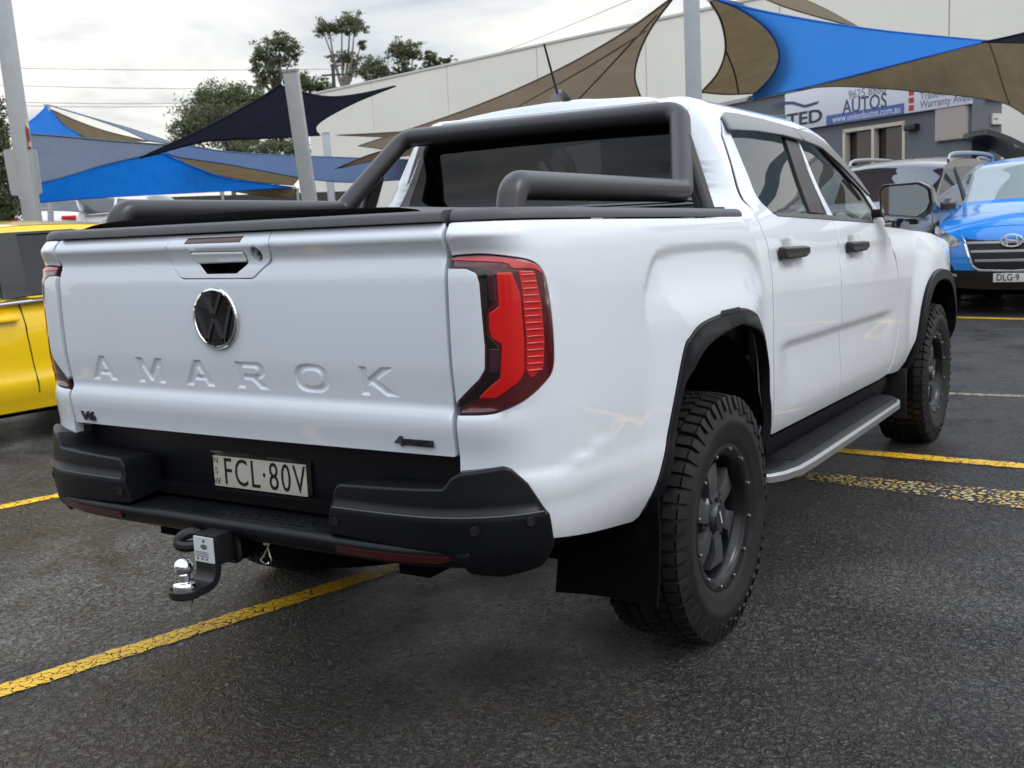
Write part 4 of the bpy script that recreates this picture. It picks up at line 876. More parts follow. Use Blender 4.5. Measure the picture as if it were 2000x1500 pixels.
# ---- wheels
def make_wheel():
    root=bpy.data.objects.new('wheel',None);root.empty_display_size=.2
    link(root,TRK)
    Ro=.3935;mb=MB();TA=basis((0,0,0),(0,1,0),(0,0,1))       # lathe axis -> +x
    TA=Matrix(((0,0,1,0),(1,0,0,0),(0,1,0,0),(0,0,0,1)))
    pf=[(.218,-.112),(.232,-.120),(.262,-.131),(.30,-.137),(.335,-.1345),(.358,-.124),(.372,-.108),(.379,-.085),(.381,0),(.379,.085),(.372,.108),(.358,.124),(.335,.1345),(.318,.1365),(.314,.1385),(.298,.139),(.294,.1375),(.262,.131),(.244,.125),(.240,.1225),(.232,.120),(.218,.112)]
    mb.lathe(pf,96,0,T=TA)
    rg=random.Random(3);n=54
    def P3(th,x,r_): return (x,r_*math.sin(th),r_*math.cos(th))
    def blk(t0,t1,x0,x1,r0a,r0b,sk,top0,top1,m=0):
        # t angles, x extents, r0 base, top radii at x0/x1, skew
        v=[]
        for rr_,sh in ((0,1.0),(1,.90)):
            for (th,x) in ((t0,x0),(t1,x0),(t1+sk,x1),(t0+sk,x1)):
                tm=(t0+t1)/2+(sk if x==x1 else 0);xm=(x0+x1)/2
                th2=tm+(th-tm)*sh;x2=xm+(x-xm)*(sh if True else 1);base=(r0a if x==x0 else r0b);top=(top0 if x==x0 else top1)
                v.append(P3(th2,x2,top if rr_ else base))
        mb.hexa(v)
    d=2*math.pi/n
    for i in range(n):
        t=i*d
        for s in (1,-1):
            j=rg.uniform(-.06,.06)*d;o=0 if s>0 else d*.5
            a,b=t+o+j,t+o+j+d*(.72 if i%2 else .78)
            blk(a,b,s*.076,s*.120,.374,.360,.0,Ro,Ro-.007)           # shoulder lug
            long=.130 if i%2 else .1365
            # side biter running down the sidewall
            v=[]
            for (x,r_) in ((.116,.362),(long,.332 if i%2 else .345)):
                pass
            q=.05*d;r1=.343 if i%2 else .328
            v=[P3(a+q,s*.112,.366),P3(b-q,s*.112,.366),P3(b-q*3,s*.133,r1),P3(a+q*3,s*.133,r1),P3(a+q,s*.1245,.3865),P3(b-q,s*.1245,.3865),P3(b-q*3,s*.1395,r1+.003),P3(a+q*3,s*.1395,r1+.003)]
            mb.hexa(v)
            blk(t+o+d*.20,t+o+d*.86,s*.030,s*.069,.378,.376,s*d*.22,Ro+.001,Ro)
        blk(t+d*.05,t+d*.45,-.022,.024,.378,.378,d*.25,Ro+.001,Ro+.001);blk(t+d*.55,t+d*.95,-.024,.022,.378,.378,-d*.2,Ro+.001,Ro+.001)
    ty=mb.build('tyre',MT['rubber'],root,ang=28)
    # rim barrel and lip
    mb=MB()
    mb.lathe([(.219,-.112),(.200,-.10),(.186,-.06),(.180,.00),(.186,.075),(.193,.098),(.200,.108),(.2335,.1205),(.2365,.1185),(.2335,.113),(.219,.110)],64,0,T=TA)
    mb.lathe([(.181,.03),(.15,.02),(.05,.02),(.0001,.02)],48,0,T=TA)
    rim=mb.build('rim',MT['rimd'],root,ang=40)
    lip=MB();lip.lathe([(.199,.1085),(.203,.1135),(.2285,.1225),(.234,.121)],64,T=TA);lip.build('rim_lip',MT['rimd'],root if False else root,ang=50)
    for i in range(12):
        a=2*math.pi*i/12+.1;c=P3(a,.1195,.2165);MB().lathe([(.0065,-.006),(.0065,.006),(.004,.0085),(.0001,.0085)],6,T=Matrix.Translation(c)@TA).build('rim_bolt',mat('black_zinc_bolt',(.22,.22,.23),.3,metal=.9) if i==0 else bpy.data.materials['black_zinc_bolt'],root)
    sp_=MB()
    for i in range(6):
        a0=2*math.pi*i/6+.15
        def S(a,r_,x): return P3(a0+a,x,r_)
        # chunky swept spoke: front face two facets
        f=[S(-.50,.058,.088),S(.50,.058,.088),S(.36,.115,.094),S(.44,.172,.082),S(-.12,.174,.088),S(-.20,.115,.092)]
        b=[(p[0]-.055,p[1],p[2]) for p in f];k=6
        sp_.add(f+b,[(0,1,2,5),(5,2,3,4),(6,11,8,7),(11,10,9,8)]+[(i_,6+i_,6+(i_+1)%6,(i_+1)%6) for i_ in range(6)])
    sp_.build('spokes',MT['rim'],root,ang=20,bev=.002)
    hb=MB();hb.lathe([(.085,.02),(.085,.082),(.078,.090),(.062,.092),(.060,.082),(.046,.080),(.045,.098),(.041,.104),(.0001,.105)],40,T=TA);hb.build('hub',MT['rim'],root,ang=35)
    MB().lathe([(.040,.1045),(.039,.1075),(.0001,.108)],32,T=TA).build('centre_cap',GL,root,ang=40)
    mk=MB()
    for q in range(5): mk.box(.1082,.1087,-.004+.001*(q%2),.004,-.022+q*.0095,-.0155+q*.0095)
    mk.build('cap_mark',MT['platew'],root)
    for i in range(6):
        a=2*math.pi*i/6+.35+.5;c=P3(a,.078,.072);MB().lathe([(.010,-.02),(.010,.012),(.007,.016),(.0001,.016)],6,T=Matrix.Translation(c)@TA).build('wheel_nut',MT['rimd'],root)
    return root
wh=make_wheel();XC=.9765-.139
wh.location=(XC,1.0855,.3915);wh.rotation_euler=(.4,0,0)
for (x,y,ry) in ((XC-.004,4.3555,0),(-XC,1.0855,math.pi),(-XC+.004,4.3555,math.pi)):
    c=copy_tree(wh,TRK);c.location=(x,y,.3915);c.rotation_euler=(random.uniform(0,6),0,ry)
# ---- underside
mb=MB();mb.box(-.86,.86,.16,.60,.54,.60);mb.box(-.72,.72,.60,1.6,.52,.60);mb.box(-.84,.84,1.6,3.7,.40,.54);mb.box(-.80,.80,4.0,5.1,.45,.60)
mb.build('floor_pan_light_block',MT['under'],TRK)  # floor boxes made wide to block light beneath the truck
for sg in (1,-1): MB().box(*sorted((sg*.42,sg*.52)),.12,4.9,.43,.55).build('chassis_rail',MT['under'],TRK)
MB().tube([(-.80,1.0855,.38),(.80,1.0855,.38)],.05,12).lathe([(.0001,-.16),(.10,-.13),(.155,0),(.10,.13),(.0001,.16)],20,T=Matrix.Translation((0,1.0855,.38))).build('rear_axle',MT['under'],TRK)
sp=MB().lathe([(.20,-.09),(.30,-.11),(.36,-.09),(.375,0),(.36,.09),(.30,.11),(.20,.09)],40,T=Matrix.Translation((-.12,.62,.43))).build('spare_tyre',MT['under'],TRK)
MB().tube([(.62,.30,.47),(.62,.55,.44),(.55,1.9,.42)],.035,10).build('exhaust_pipe',MT['under'],TRK)
for sg in (1,-1):
    MB().tube([(sg*.52,.62,.40),(sg*.58,.95,.56)],.03,10).build('shock_absorber',MT['under'],TRK)
    MB().tube(spline([(sg*.58,.35,.50),(sg*.58,.7,.40),(sg*.58,1.085,.36),(sg*.58,1.5,.40),(sg*.58,1.8,.47)],4),.03,6).build('leaf_spring',MT['under'],TRK)
MB().box(-.80,.80,.02,1.55,.60,.63).build('bed_floor',MT['under'],TRK)
MB().box(-.70,.70,1.53,1.56,.60,1.30).build('bed_front_wall',MT['under'],TRK)
# ---- cabin
cab_in=MB();cab_in.box(-.84,.84,1.62,3.60,.58,.62);cab_in.box(-.80,.80,1.60,1.64,.62,1.28)
for sg in (1,-1): cab_in.box(*sorted((sg*.84,sg*.86)),1.65,3.5,.60,1.20)
cab_in.build('cabin_floor',MT['seat'],TRK)
def seat(x,y,w,hr=True,back=1.30):
    s=MB()
    cush=[(y-.04,.80),(y+.46,.84),(y+.48,.94),(y,.92)];bk=[(y-.02,.90),(y+.12,.90),(y-.02,back),(y-.10,back)]
    s.prism(rnd(cush,.04),x-w,x+w,lambda a,b,h:(h,a,b-K*y));s.prism(rnd(bk,.04),x-w*.92,x+w*.92,lambda a,b,h:(h,a,b-K*y))
    o=s.build('seat',MT['seat'],TRK,bev=.02)
    if hr:
        for dx in ((-.0,) if w<.35 else (-.42,0,.42)):
            h=MB();h.prism(rnd([(y-.11,back+.03),(y-.02,back+.03),(y-.03,back+.20),(y-.10,back+.20)],.03),x+dx-.125,x+dx+.125,lambda a,b,hh:(hh,a,b-K*y));h.build('headrest',MT['seat'],o,bev=.02)
            for q in (-.05,.05): MB().tube([(x+dx+q,y-.06,back-.03-K*y),(x+dx+q,y-.06,back+.05-K*y)],.006,6).build('headrest_post',MT['steel'],o)
seat(-.40,2.62,.25);seat(.40,2.62,.25);seat(0,1.80,.66)
mb=MB();mb.prism(rnd([(3.20,.70),(3.75,.70),(3.75,1.24),(3.45,1.25),(3.28,1.20)],.03),-.80,.80,lambda a,b,h:(h,a,b-.06));mb.build('dashboard',MT['seat'],TRK,bev=.01)
th=np.linspace(0,2*math.pi,33)[:-1]
sw=MB().tube([(.40+.185*math.cos(a),3.10-.06*math.sin(a),1.16+.175*math.sin(a)) for a in th],.015,10,closed=True)
sw.tube([(.40,3.10,1.16),(.40,3.35,1.08)],.03,8);sw.box(.30,.50,3.08,3.11,1.12,1.19);sw.build('steering_wheel',MT['plateb'],TRK)
MB().box(-.12,.12,3.03,3.06,1.55,1.61).build('interior_mirror',MT['plateb'],TRK,bev=.01)
mb=MB();mb.grid(np.array([[(x,y,1.775-.02*(x/.55)**2-K*y) for x in np.linspace(-.56,.56,9)] for y in (1.70,2.2,2.85)]));mb.build('headliner',MT['headliner'],TRK,fix=False)
# ------------------------------------------------------------------ surroundings
def facing(p,q):                                  # horizontal unit vector p->q
    d=np.array([q[0]-p[0],q[1]-p[1],0.0]);return d/np.linalg.norm(d)
# ---- warehouse of tall concrete panels
WH=mat('warehouse_cream_paint',(.88,.845,.755),.7,var=(.35,.3,.75,(.80,.77,.69)),bump=(90,.15,.004))
HT=6.9
A=at(600,188,(HT-1.34)/.1165);A=CAM_POS+(A-CAM_POS)*((HT-CAM_POS[2])/(A[2]-CAM_POS[2]))
B=at(1350,27,30);B=CAM_POS+(B-CAM_POS)*((HT-CAM_POS[2])/(B[2]-CAM_POS[2]))
dw=facing(A,B);nw=np.array([dw[1],-dw[0],0])
if nw@(CAM_POS-A)<0: nw=-nw
ware=thing('warehouse','long cream concrete warehouse behind the shade sails','building',(A[0],A[1],0))
LW=np.linalg.norm((B-A)[:2]);pw=4.6;k0=-.2;npan=int((LW+34)/pw)
def wpt(s,z,o=0): p=A+dw*s+nw*o-np.array([A[0],A[1],A[2]]);return (p[0],p[1],z)
pm=None
for i in range(npan):
    s0=i*pw;s1=s0+pw-.025
    v=[wpt(s0,0,-.16),wpt(s1,0,-.16),wpt(s1,0,0),wpt(s0,0,0),wpt(s0,HT,-.16),wpt(s1,HT,-.16),wpt(s1,HT,0),wpt(s0,HT,0)]
    MB().hexa(v).build('wall_panel',WH,ware,bev=.012,seg=1)
MB().hexa([wpt(0,0,-.4),wpt(npan*pw,0,-.4),wpt(npan*pw,0,-.17),wpt(0,0,-.17),wpt(0,HT-.05,-.4),wpt(npan*pw,HT-.05,-.4),wpt(npan*pw,HT-.05,-.17),wpt(0,HT-.05,-.17)]).build('wall_core',mat('joint_grey',(.2,.2,.19),.9),ware)
MB().hexa([wpt(-.05,HT+.002,-.25),wpt(npan*pw,HT+.002,-.25),wpt(npan*pw,HT+.002,.03),wpt(-.05,HT+.002,.03),wpt(-.05,HT+.09,-.25),wpt(npan*pw,HT+.09,-.25),wpt(npan*pw,HT+.09,.03),wpt(-.05,HT+.09,.03)]).build('parapet_capping',mat('capping_metal',(.55,.55,.53),.4,metal=.3),ware,bev=.01)
# end wall going back
ew=np.array([-nw[0],-nw[1],0])
MB().hexa([wpt(-.16,0,-14),wpt(0,0,-14),wpt(0,0,-.17),wpt(-.16,0,-.17),wpt(-.16,HT,-14),wpt(0,HT,-14),wpt(0,HT,-.17),wpt(-.16,HT,-.17)]).build('end_wall',WH,ware)

# ---- grey office with the sign
GW=mat('grey_painted_render',(.145,.155,.175),.75,var=(1.2,.35,.75,(.12,.13,.15)),bump=(45,.25,.006))
dC=19.0;C0=at(1897,330,dC)
zb=at(1897,205,dC)[2]                              # sign bottom height
Lp=at(1610,247,20);Lp=CAM_POS+(Lp-CAM_POS)*((zb-CAM_POS[2])/(Lp[2]-CAM_POS[2]))
Cc=np.array([C0[0],C0[1],0]);dof=facing(Cc,Lp);nof=np.array([dof[1],-dof[0],0])
if nof@(CAM_POS-Cc)<0: nof=-nof
off=thing('office_building','low grey rendered office with a white car dealer sign above its window','building',(Cc[0],Cc[1],0))
def opt(s,z,o=0): p=dof*s+nof*o;return (p[0],p[1],z)
def obox(mb,s0,s1,z0,z1,o0,o1,m=0): return mb.hexa([opt(s0,z0,o0),opt(s1,z0,o0),opt(s1,z0,o1),opt(s0,z0,o1),opt(s0,z1,o0),opt(s1,z1,o0),opt(s1,z1,o1),opt(s0,z1,o1)],m)
def onwall(u,v,o=0):                               # where a sight line meets the office front
    ray=at(u,v,1)-CAM_POS;P0=Cc+nof*o;t=((P0-CAM_POS)@nof)/(ray@nof);P=CAM_POS+ray*t;return (P-Cc)@dof,P[2]
HW=float(at(1897,112,dC)[2])
ws0,wz1=onwall(1767,238);ws1,_=onwall(1648,256);_,wz0=onwall(1700,322)
# wall built as pieces round the window opening
for (a,b,c,d) in ((0,ws0,0,HW),(ws1,14,0,HW),(ws0,ws1,0,wz0),(ws0,ws1,wz1,HW)):
    obox(MB(),a,b,c,d,-.22,0).build('wall',GW,off)
sdv=-nof                                           # side wall going back to the right
def side(mb,o0,o1,z0,z1,t=.2,m=0): return mb.hexa([opt(0,z0,-o0),opt(0,z0,-o1),opt(t,z0,-o1),opt(t,z0,-o0),opt(0,z1,-o0),opt(0,z1,-o1),opt(t,z1,-o1),opt(t,z1,-o0)],m)
def onside(u,v=300):
    ray=at(u,v,1)-CAM_POS;t=((Cc-CAM_POS)@dof)/(ray@dof);P=CAM_POS+ray*t;return -((P-Cc)@nof),P[2]
SL=onside(1955)[0]
side(MB(),.221,SL,0,HW-.1).build('wall',GW,off)
mb=MB();obox(mb,-.05,14,HW,HW+.08,-SL,.05);mb.build('roof',mat('roof_sheet',(.35,.36,.37),.5),off)
mb=MB()
def sbar(o0,o1,z0,z1): side(mb,o0,o1,z0,z1,.03)
mb.hexa([opt(-.06,HW-.75,-.3),opt(-.06,HW-.75,-SL),opt(0,HW-.75,-SL),opt(0,HW-.75,-.3),opt(-.06,HW-.63,-.3),opt(-.06,HW-.63,-SL),opt(0,HW-.63,-SL),opt(0,HW-.63,-.3)])
mb.build('gutter',mat('gutter_white',(.6,.6,.57),.5),off)
# window
CR_=mat('cream_window_frame',(.62,.57,.46),.5)
wn=obox(MB(),ws0,ws1,wz0,wz1,-.16,-.14).build('window',mat('dark_office_glass',(.022,.016,.013),.08,spec=.8,var=(1.5,.45,.8,(.05,.04,.05))),off)
wm=(ws0+ws1)/2
for (a,b,c,d) in ((ws0-.02,ws0+.05,wz0,wz1),(ws1-.05,ws1+.02,wz0,wz1),(wm-.035,wm+.035,wz0,wz1),(ws0-.02,ws1+.02,wz1-.05,wz1+.02)):
    obox(MB(),a,b,c,d,-.12,.015).build('window_frame',CR_,wn,bev=.005)
obox(MB(),ws0-.1,ws1+.25,wz0-.30,wz0,-.05,.06).build('window_sill',mat('sill_sandstone',(.55,.50,.40),.7),wn,bev=.01)
# sign board
s_l,_=onwall(1540,250);sg_=obox(MB(),-.02,s_l,zb,min(zb+1.15,HW-.03),.01,.09).build('sign_board',mat('sign_white',(.66,.68,.76),.35),off,bev=.01)
NB=mat('sign_navy',(.035,.055,.15),.4);NG=mat('sign_grey',(.16,.18,.22),.4);NR=mat('sign_red',(.45,.02,.03),.4)
def stext(nm,body,u,v,hpx_m,m,sx=1.0,align='CENTER',bold=0,o=.0925):
    s,z=onwall(u,v,.09);p=Vector(opt(s,z,o));T=basis(tuple(p),tuple(-dof),(0,0,1));return text(nm,body,hpx_m,T,m,sg_,.002,align=align,sx=sx,bold=bold)
stext('sign_name','AUTOS',1688,204,.39,NB,1.0,bold=.004);stext('sign_phone','9625 8888',1693,180,.23,NG,1.1)
stext('sign_services','Warranty Available',1797,205,.185,NG,1.02,'LEFT');stext('sign_services',"Trade-In's Welcome",1797,189,.185,NG,1.02,'LEFT');stext('sign_services','Car Finance',1797,176,.185,NG,1.02,'LEFT')
stext('sign_name','UNITED',1607,226,.37,mat('sign_black',(.02,.025,.04),.4),1.75,'RIGHT',bold=.01)
a,za=onwall(1614,236,.09);b,zb_=onwall(1766,215,.09);mb=MB();mb.hexa([opt(a,za-.09,.091),opt(b,za-.09,.091),opt(b,za-.09,.094),opt(a,za-.09,.094),opt(a,za+.10,.091),opt(b,za+.10,.091),opt(b,za+.10,.094),opt(a,za+.10,.094)]);mb.build('sign_web_strip',mat('sign_blue',(.06,.12,.36),.4),sg_)
s,z=onwall(1690,226,.09);text('sign_web','www.unitedautos.com.au',.20,basis(tuple(opt(s,za,.0955)),tuple(-dof),(0,0,1)),mat('sign_white_print',(.7,.72,.78),.4),sg_,.001,sx=.95)
for v in (211,196,181):                            # red ticks
    s,z=onwall(1780,v,.09);mb=MB();obox(mb,s-.065,s+.065,z-.05,z+.05,.091,.094)
    mb.build('sign_tick_box',NR,sg_)
sw_=[onwall(u,v,.09) for u,v in ((1500,212),(1520,199),(1550,198),(1572,205),(1600,197),(1597,203),(1572,211),(1548,204),(1522,205))]
mb=MB();mb.prism([(a,b) for a,b in sw_],.091,.095,lambda a,b,h:opt(a,b,h));mb.build('sign_car_swoosh',NB,sg_)
# shutter and small window
a,z1=onwall(1893,196);b,_=onwall(1832,206);_,z0=onwall(1862,273)
sh_=obox(MB(),a,b,z0,zb,.005,.06).build('roller_shutter',mat('shutter_pink_beige',(.50,.43,.39),.6),off)
mb=MB()
for i in range(18): obox(mb,a+.01,b-.01,z0+.02+i*(zb-z0-.03)/18,z0+.02+(i+.72)*(zb-z0-.03)/18,.06,.072)
mb.build('shutter_slats',mat('shutter_pink_beige_slat',(.52,.45,.41),.6),sh_)
mb=MB();obox(mb,1.25,1.55,zb-.32,zb-.20,.0,.12);mb.build('wall_lamp',MT['plateb'],off,bev=.02)
w0,_=onside(1934);w1,_=onside(1953);_,y1_=onside(1944,222);_,y0_=onside(1944,243);mb=MB();side(mb,w0,w1,y0_,y1_,-.04);mb.build('side_window',mat('side_window_frame',(.6,.6,.56),.5),off)
mb=MB();side(mb,w0+(w1-w0)*.15,w0+(w1-w0)*.5,y0_+.08,y1_-.08,-.045);mb.build('side_window_glass',mat('side_window_pane',(.12,.13,.12),.1),off)

# ---- shade sails: membranes cut to their real outlines, each at its own distance
FAB={k:mat('shade_cloth_'+k,c,.75,bump=(5,.5,.05),var=v) for k,c,v in (
    ('blue',(.006,.20,.75),(.5,.35,.75,(.008,.23,.80))),('tan',(.21,.155,.085),(3,.3,.75,(.15,.11,.058))),('navy',(.012,.013,.026),(.6,.35,.75,(.016,.017,.032))),
    ('slate',(.20,.25,.34),(.5,.35,.75,(.18,.22,.31))),('steel',(.17,.25,.42),(.5,.35,.75,(.15,.22,.38))),('lightblue',(.05,.25,.72),(.4,.35,.75,(.06,.28,.76))),('brown',(.25,.19,.135),(1.2,.3,.75,(.20,.15,.105))))}
for m_ in FAB.values():                            # knitted cloth lets part of the light through
    t=m_.node_tree;b=t.nodes['Principled BSDF'];tr=N(t,'ShaderNodeBsdfTranslucent');ms=N(t,'ShaderNodeMixShader',i_0=.45)
    src=b.inputs['Base Color'].links[0].from_socket;t.links.new(src,tr.inputs[0]);t.links.new(b.outputs[0],ms.inputs[1]);t.links.new(tr.outputs[0],ms.inputs[2]);t.links.new(ms.outputs[0],t.nodes['Material Output'].inputs[0])
def sail_face(name,pts,dep,m,parent,bul=0.0,cable=True,n=5,gpx=14):
    """pts: outline along sight lines; dep: three (u,v,distance) that fix the membrane's plane"""
    poly=spline(pts,n,True) if n>1 else np.array(pts,float)
    Am=np.array([[1,a,b] for a,b,_ in dep]);co=np.linalg.solve(Am,[1/d for *_,d in dep]);c0=poly.mean(0);rad=np.abs(poly-c0).max()
    def ch(u,v):
        u=np.asarray(u,float);v=np.asarray(v,float);d=1/(co[0]+co[1]*u+co[2]*v);d=d*(1+bul*(1-np.clip(((u-c0[0])**2+(v-c0[1])**2)/rad**2,0,1)))
        dirs=np.stack([(u-1000)/FPX,(750-v)/FPX,np.ones_like(u)],-1)@CR
        return CAM_POS+dirs*d[...,None]
    o=panel(name,poly,ch,m,parent,g=gpx,eg=gpx*.6,r=.002,depth=.006,sgn=-1,eps=.5)
    if cable:
        L=densify(poly,gpx);P=ch(L[:,0],L[:,1]);MB().tube([tuple(p) for p in P],.011,6,closed=True).build('edge_rope',m,parent)
    return o
def S(label,*faces):
    t=thing('shade_sail',label,'shade sail',(0,0,0),group='shade sails over the car yard')
    for f in faces: sail_face(f[0],f[1],f[2],FAB[f[3]],t,*(f[4:] if len(f)>4 else ()))
    return t
def E_(*segs):                                     # polygon from smooth edges meeting at sharp corners
    out=[]
    for s in segs: out+=list(spline(s,5)[:-1])
    return np.array(out)
D1=[(1390,0,9.5),(1925,80,14),(1462,195,13)]
S('bright blue shade sail with brown underside over the dealer sign',
  ('upper_face',E_([(1384,-6),(1445,18),(1500,58),(1522,105),(1508,148),(1462,195)],[(1462,195),(1600,164),(1780,118),(1930,80)],[(1930,80),(1700,57),(1500,24),(1384,-6)]),D1,'lightblue',0,True,1),
  ('underside',E_([(1382,-4),(1408,40),(1417,95),(1402,142),(1370,180)],[(1370,180),(1420,184),(1475,182)],[(1475,182),(1520,150),(1535,105),(1515,55),(1450,10),(1382,-4)]),[(1390,0,9.6),(1925,80,14.6),(1462,195,13.6)],'tan',0,True,1))
S('brown shade sail hanging low across the dealer sign',
  ('upper_face',E_([(1478,188),(1640,154),(1800,113),(1925,81),(2060,78)],[(2060,78),(2060,300)],[(2060,300),(2012,236),(1985,213),(1945,197),(1850,184),(1700,171),(1600,170),(1478,188)]),[(1480,185,13.5),(1925,82,14.2),(2000,230,14.5)],'tan',0,True,1))
S('dark navy shade sail at the upper right corner',('upper_face',E_([(1918,82),(1960,74),(2060,50)],[(2060,50),(2060,84)],[(2060,84),(1970,83),(1918,82)]),[(1925,80,13.5),(2060,60,12.5),(2060,85,12.5)],'navy',0,True,1))
S('thin brown shade sail edge above the blue sail',('upper_face',E_([(1440,-30),(1500,0),(1560,22),(1680,55)],[(1680,55),(1600,12),(1500,-30)],[(1500,-30),(1440,-30)]),[(1440,-10,13),(1680,55,15),(1500,-10,15)],'tan',0,True,1))
S('large brown shade sail rising to a point above the cab roof',('upper_face',E_([(1318,-8),(1205,72),(1062,150),(900,218),(700,285)],[(700,285),(900,300),(1255,200)],[(1255,200),(1240,150),(1250,100),(1275,50),(1318,-8)]),[(1318,-5,10),(700,285,22),(1250,190,15)],'brown',.02,True,1))
S('dark navy shade sail hung from the pale steel post',('upper_face',E_([(275,308),(400,250),(500,197),(556,160)],[(556,160),(585,178),(640,189),(700,184),(772,168)],[(772,168),(700,197),(645,225),(620,243),(617,255),(625,264)],[(625,264),(500,271),(400,276),(275,308)]),[(275,305,9.5),(556,160,9.6),(772,168,14)],'navy',0,True,1))
S('long slate blue shade sail left of the navy sail',
  ('upper_face',E_([(52,261),(120,266),(230,276),(345,284)],[(345,284),(310,295),(285,302)],[(285,302),(200,322),(120,346),(70,358)],[(70,358),(60,310),(52,261)]),[(55,262,11),(345,284,14),(70,358,11)],'slate',0,True,1))
S('steel blue shade sail stretching behind the pale post',('upper_face',E_([(305,290),(350,282),(450,297),(600,305),(800,312)],[(800,312),(800,350)],[(800,350),(680,356),(580,346),(450,322),(345,306),(305,290)]),[(305,290,15),(800,315,21),(600,345,19)],'steel',0,True,1))
S('vivid blue shade sail sagging low above the yellow car',('upper_face',E_([(62,396),(66,375),(80,356)],[(80,356),(180,328),(285,303),(320,300)],[(320,300),(345,312),(430,345),(500,357),(575,366)],[(575,366),(400,375),(220,384),(62,396)]),[(65,395,12),(300,302,14),(575,366,19)],'blue',.01,True,1))
S('vivid blue shade sail peaking at the far left mast',('upper_face',E_([(40,250),(70,228),(92,206)],[(92,206),(120,240),(150,260),(185,275)],[(185,275),(100,272),(40,268)],[(40,268),(40,250)]),[(92,206,19),(40,260,17),(185,275,21)],'blue',0,True,1))
S('tan shade sail beside the far left mast',('upper_face',E_([(95,212),(150,236),(210,257),(290,276)],[(290,276),(180,276)],[(180,276),(130,248),(95,212)]),[(95,212,19.5),(290,276,23),(180,276,20.5)],'tan',0,True,1))
S('narrow slate shade sail running down from the far left mast',('upper_face',E_([(98,206),(180,230),(260,253),(350,283)],[(350,283),(290,275)],[(290,275),(240,252),(180,231),(98,206)]),[(98,206,20),(350,283,16),(290,275,16)],'slate',0,True,1))
S('tan shade sail hanging beneath the steel blue sail',('upper_face',E_([(300,300),(345,305),(450,321),(585,346)],[(585,346),(572,362)],[(572,362),(500,355),(430,343),(380,327),(345,311),(300,300)]),[(300,300,17),(585,346,21),(430,344,20)],'tan',0,True,1))
S('tan shade sail scrap below the vivid blue sail',('upper_face',E_([(455,374),(560,367),(580,370)],[(580,370),(572,386)],[(572,386),(520,383),(455,374)]),[(455,374,21),(575,367,21),(572,386,21)],'tan',0,True,1))
S('olive shade sail sliver in front of the cream warehouse',('upper_face',E_([(655,264),(740,260),(830,254)],[(830,254),(830,268)],[(830,268),(740,267),(655,264)]),[(655,264,24),(830,255,22),(830,268,22)],'tan',0,True,1))
S('olive shade sail strip behind the sports bar',('upper_face',E_([(655,330),(720,303),(800,280)],[(800,280),(820,300)],[(820,300),(720,316),(655,330)]),[(655,330,19),(800,280,18),(820,300,18)],'tan',0,True,1))

# ---- seams on the nearest sails
def seam(px,d,parent,m):
    MB().tube([tuple(at(u,v,dd)) for (u,v),dd in zip(spline(px,6),np.interp(np.linspace(0,1,len(spline(px,6))),[0,1],d))],.010,5).build('stitched_seam',m,parent)
sails=[o for o in bpy.data.objects if o.name.startswith('shade_sail')]
def sail_of(txt): return [o for o in sails if txt in o['label']][0]
DS=mat('seam_thread',(.06,.045,.025),.9)
seam([(1932,84),(1945,120),(1958,165),(1972,205)],(13.9,14.15),sail_of('hanging low'),DS)
seam([(1418,100),(1434,140),(1443,183)],(10.9,12.5),sail_of('over the dealer sign'),DS)
seam([(1262,60),(1150,130),(1000,215)],(10.9,15.2),sail_of('rising to a point'),mat('brown_seam_thread',(.13,.10,.07),.9))
seam([(1282,30),(1200,120),(1120,205)],(10.4,15.3),sail_of('rising to a point'),mat('brown_seam_thread_b',(.13,.10,.07),.9))
for (u,v,d,tx) in ((1386,-4,9.4,'over the dealer sign'),(1464,193,12.9,'over the dealer sign'),(556,160,9.5,'hung from the pale'),(575,366,18.9,'sagging low')):
    p=at(u,v,d);MB().tube([tuple(p+np.array([.03*math.cos(a),.01*math.sin(a),.03*math.sin(a)])) for a in np.linspace(0,6.28,13)[:-1]],.007,6,closed=True).build('corner_ring',MT['steel'],sail_of(tx))
# ---- posts
PG=mat('galvanised_post',(.33,.35,.37),.5,metal=.3,var=(8,.35,.75,(.38,.40,.42)))
def post(label,u0,v0,u1,v1,d0,d1,wpx,cap=True,m=PG):
    a=at(u0,v0,d0);b=at(u1,v1,d1);dr=(b-a)/np.linalg.norm(b-a);base=a+dr*(-(a[2])/dr[2]) if abs(dr[2])>.2 else a
    wd=wpx/FPX*(d0+d1)/2/2
    t=thing('steel_post',label,'post',(base[0],base[1],0),group='posts of the shade sails')
    o=base*[1,1,0]
    T=MB();P=[]
    ax=Vector(dr);x=Vector((CR[0][0],CR[0][1],0));x=(x-ax*x.dot(ax)).normalized();y=ax.cross(x)
    for p in (base,b):
        P.append([tuple(Vector(p-o)+x*(i*wd)+y*(j*wd)) for i,j in ((-1,-1),(1,-1),(1,1),(-1,1))])
    T.hexa(P[0]+P[1]).build('shaft',m,t,bev=wd*.15)
    q=[tuple(Vector(b-o)+x*(i*wd*1.08)+y*(j*wd*1.08)+ax*k) for k in (0,.02) for i,j in ((-1,-1),(1,-1),(1,1),(-1,1))]
    if cap: MB().hexa(q).build('post_cap',m,t)
    bp=MB();bp.box(-wd*2.2,wd*2.2,-wd*2.2,wd*2.2,.0,.02);bp.build('base_plate',m,t)
    return t,o
post('pale leaning steel post holding the navy shade sail',606,400,568,140,9.6,9.3,27)
post('thick grey steel post rising out of the picture behind the cab',1355,180,1347,-120,9.2,9.0,28)
tl,ol=post('grey leaning steel post with sign backs beside the yellow car',64,430,-6,-60,9.9,9.7,28)
post('thin grey steel post in front of the cream warehouse wall',648,392,636,262,21,21,13)
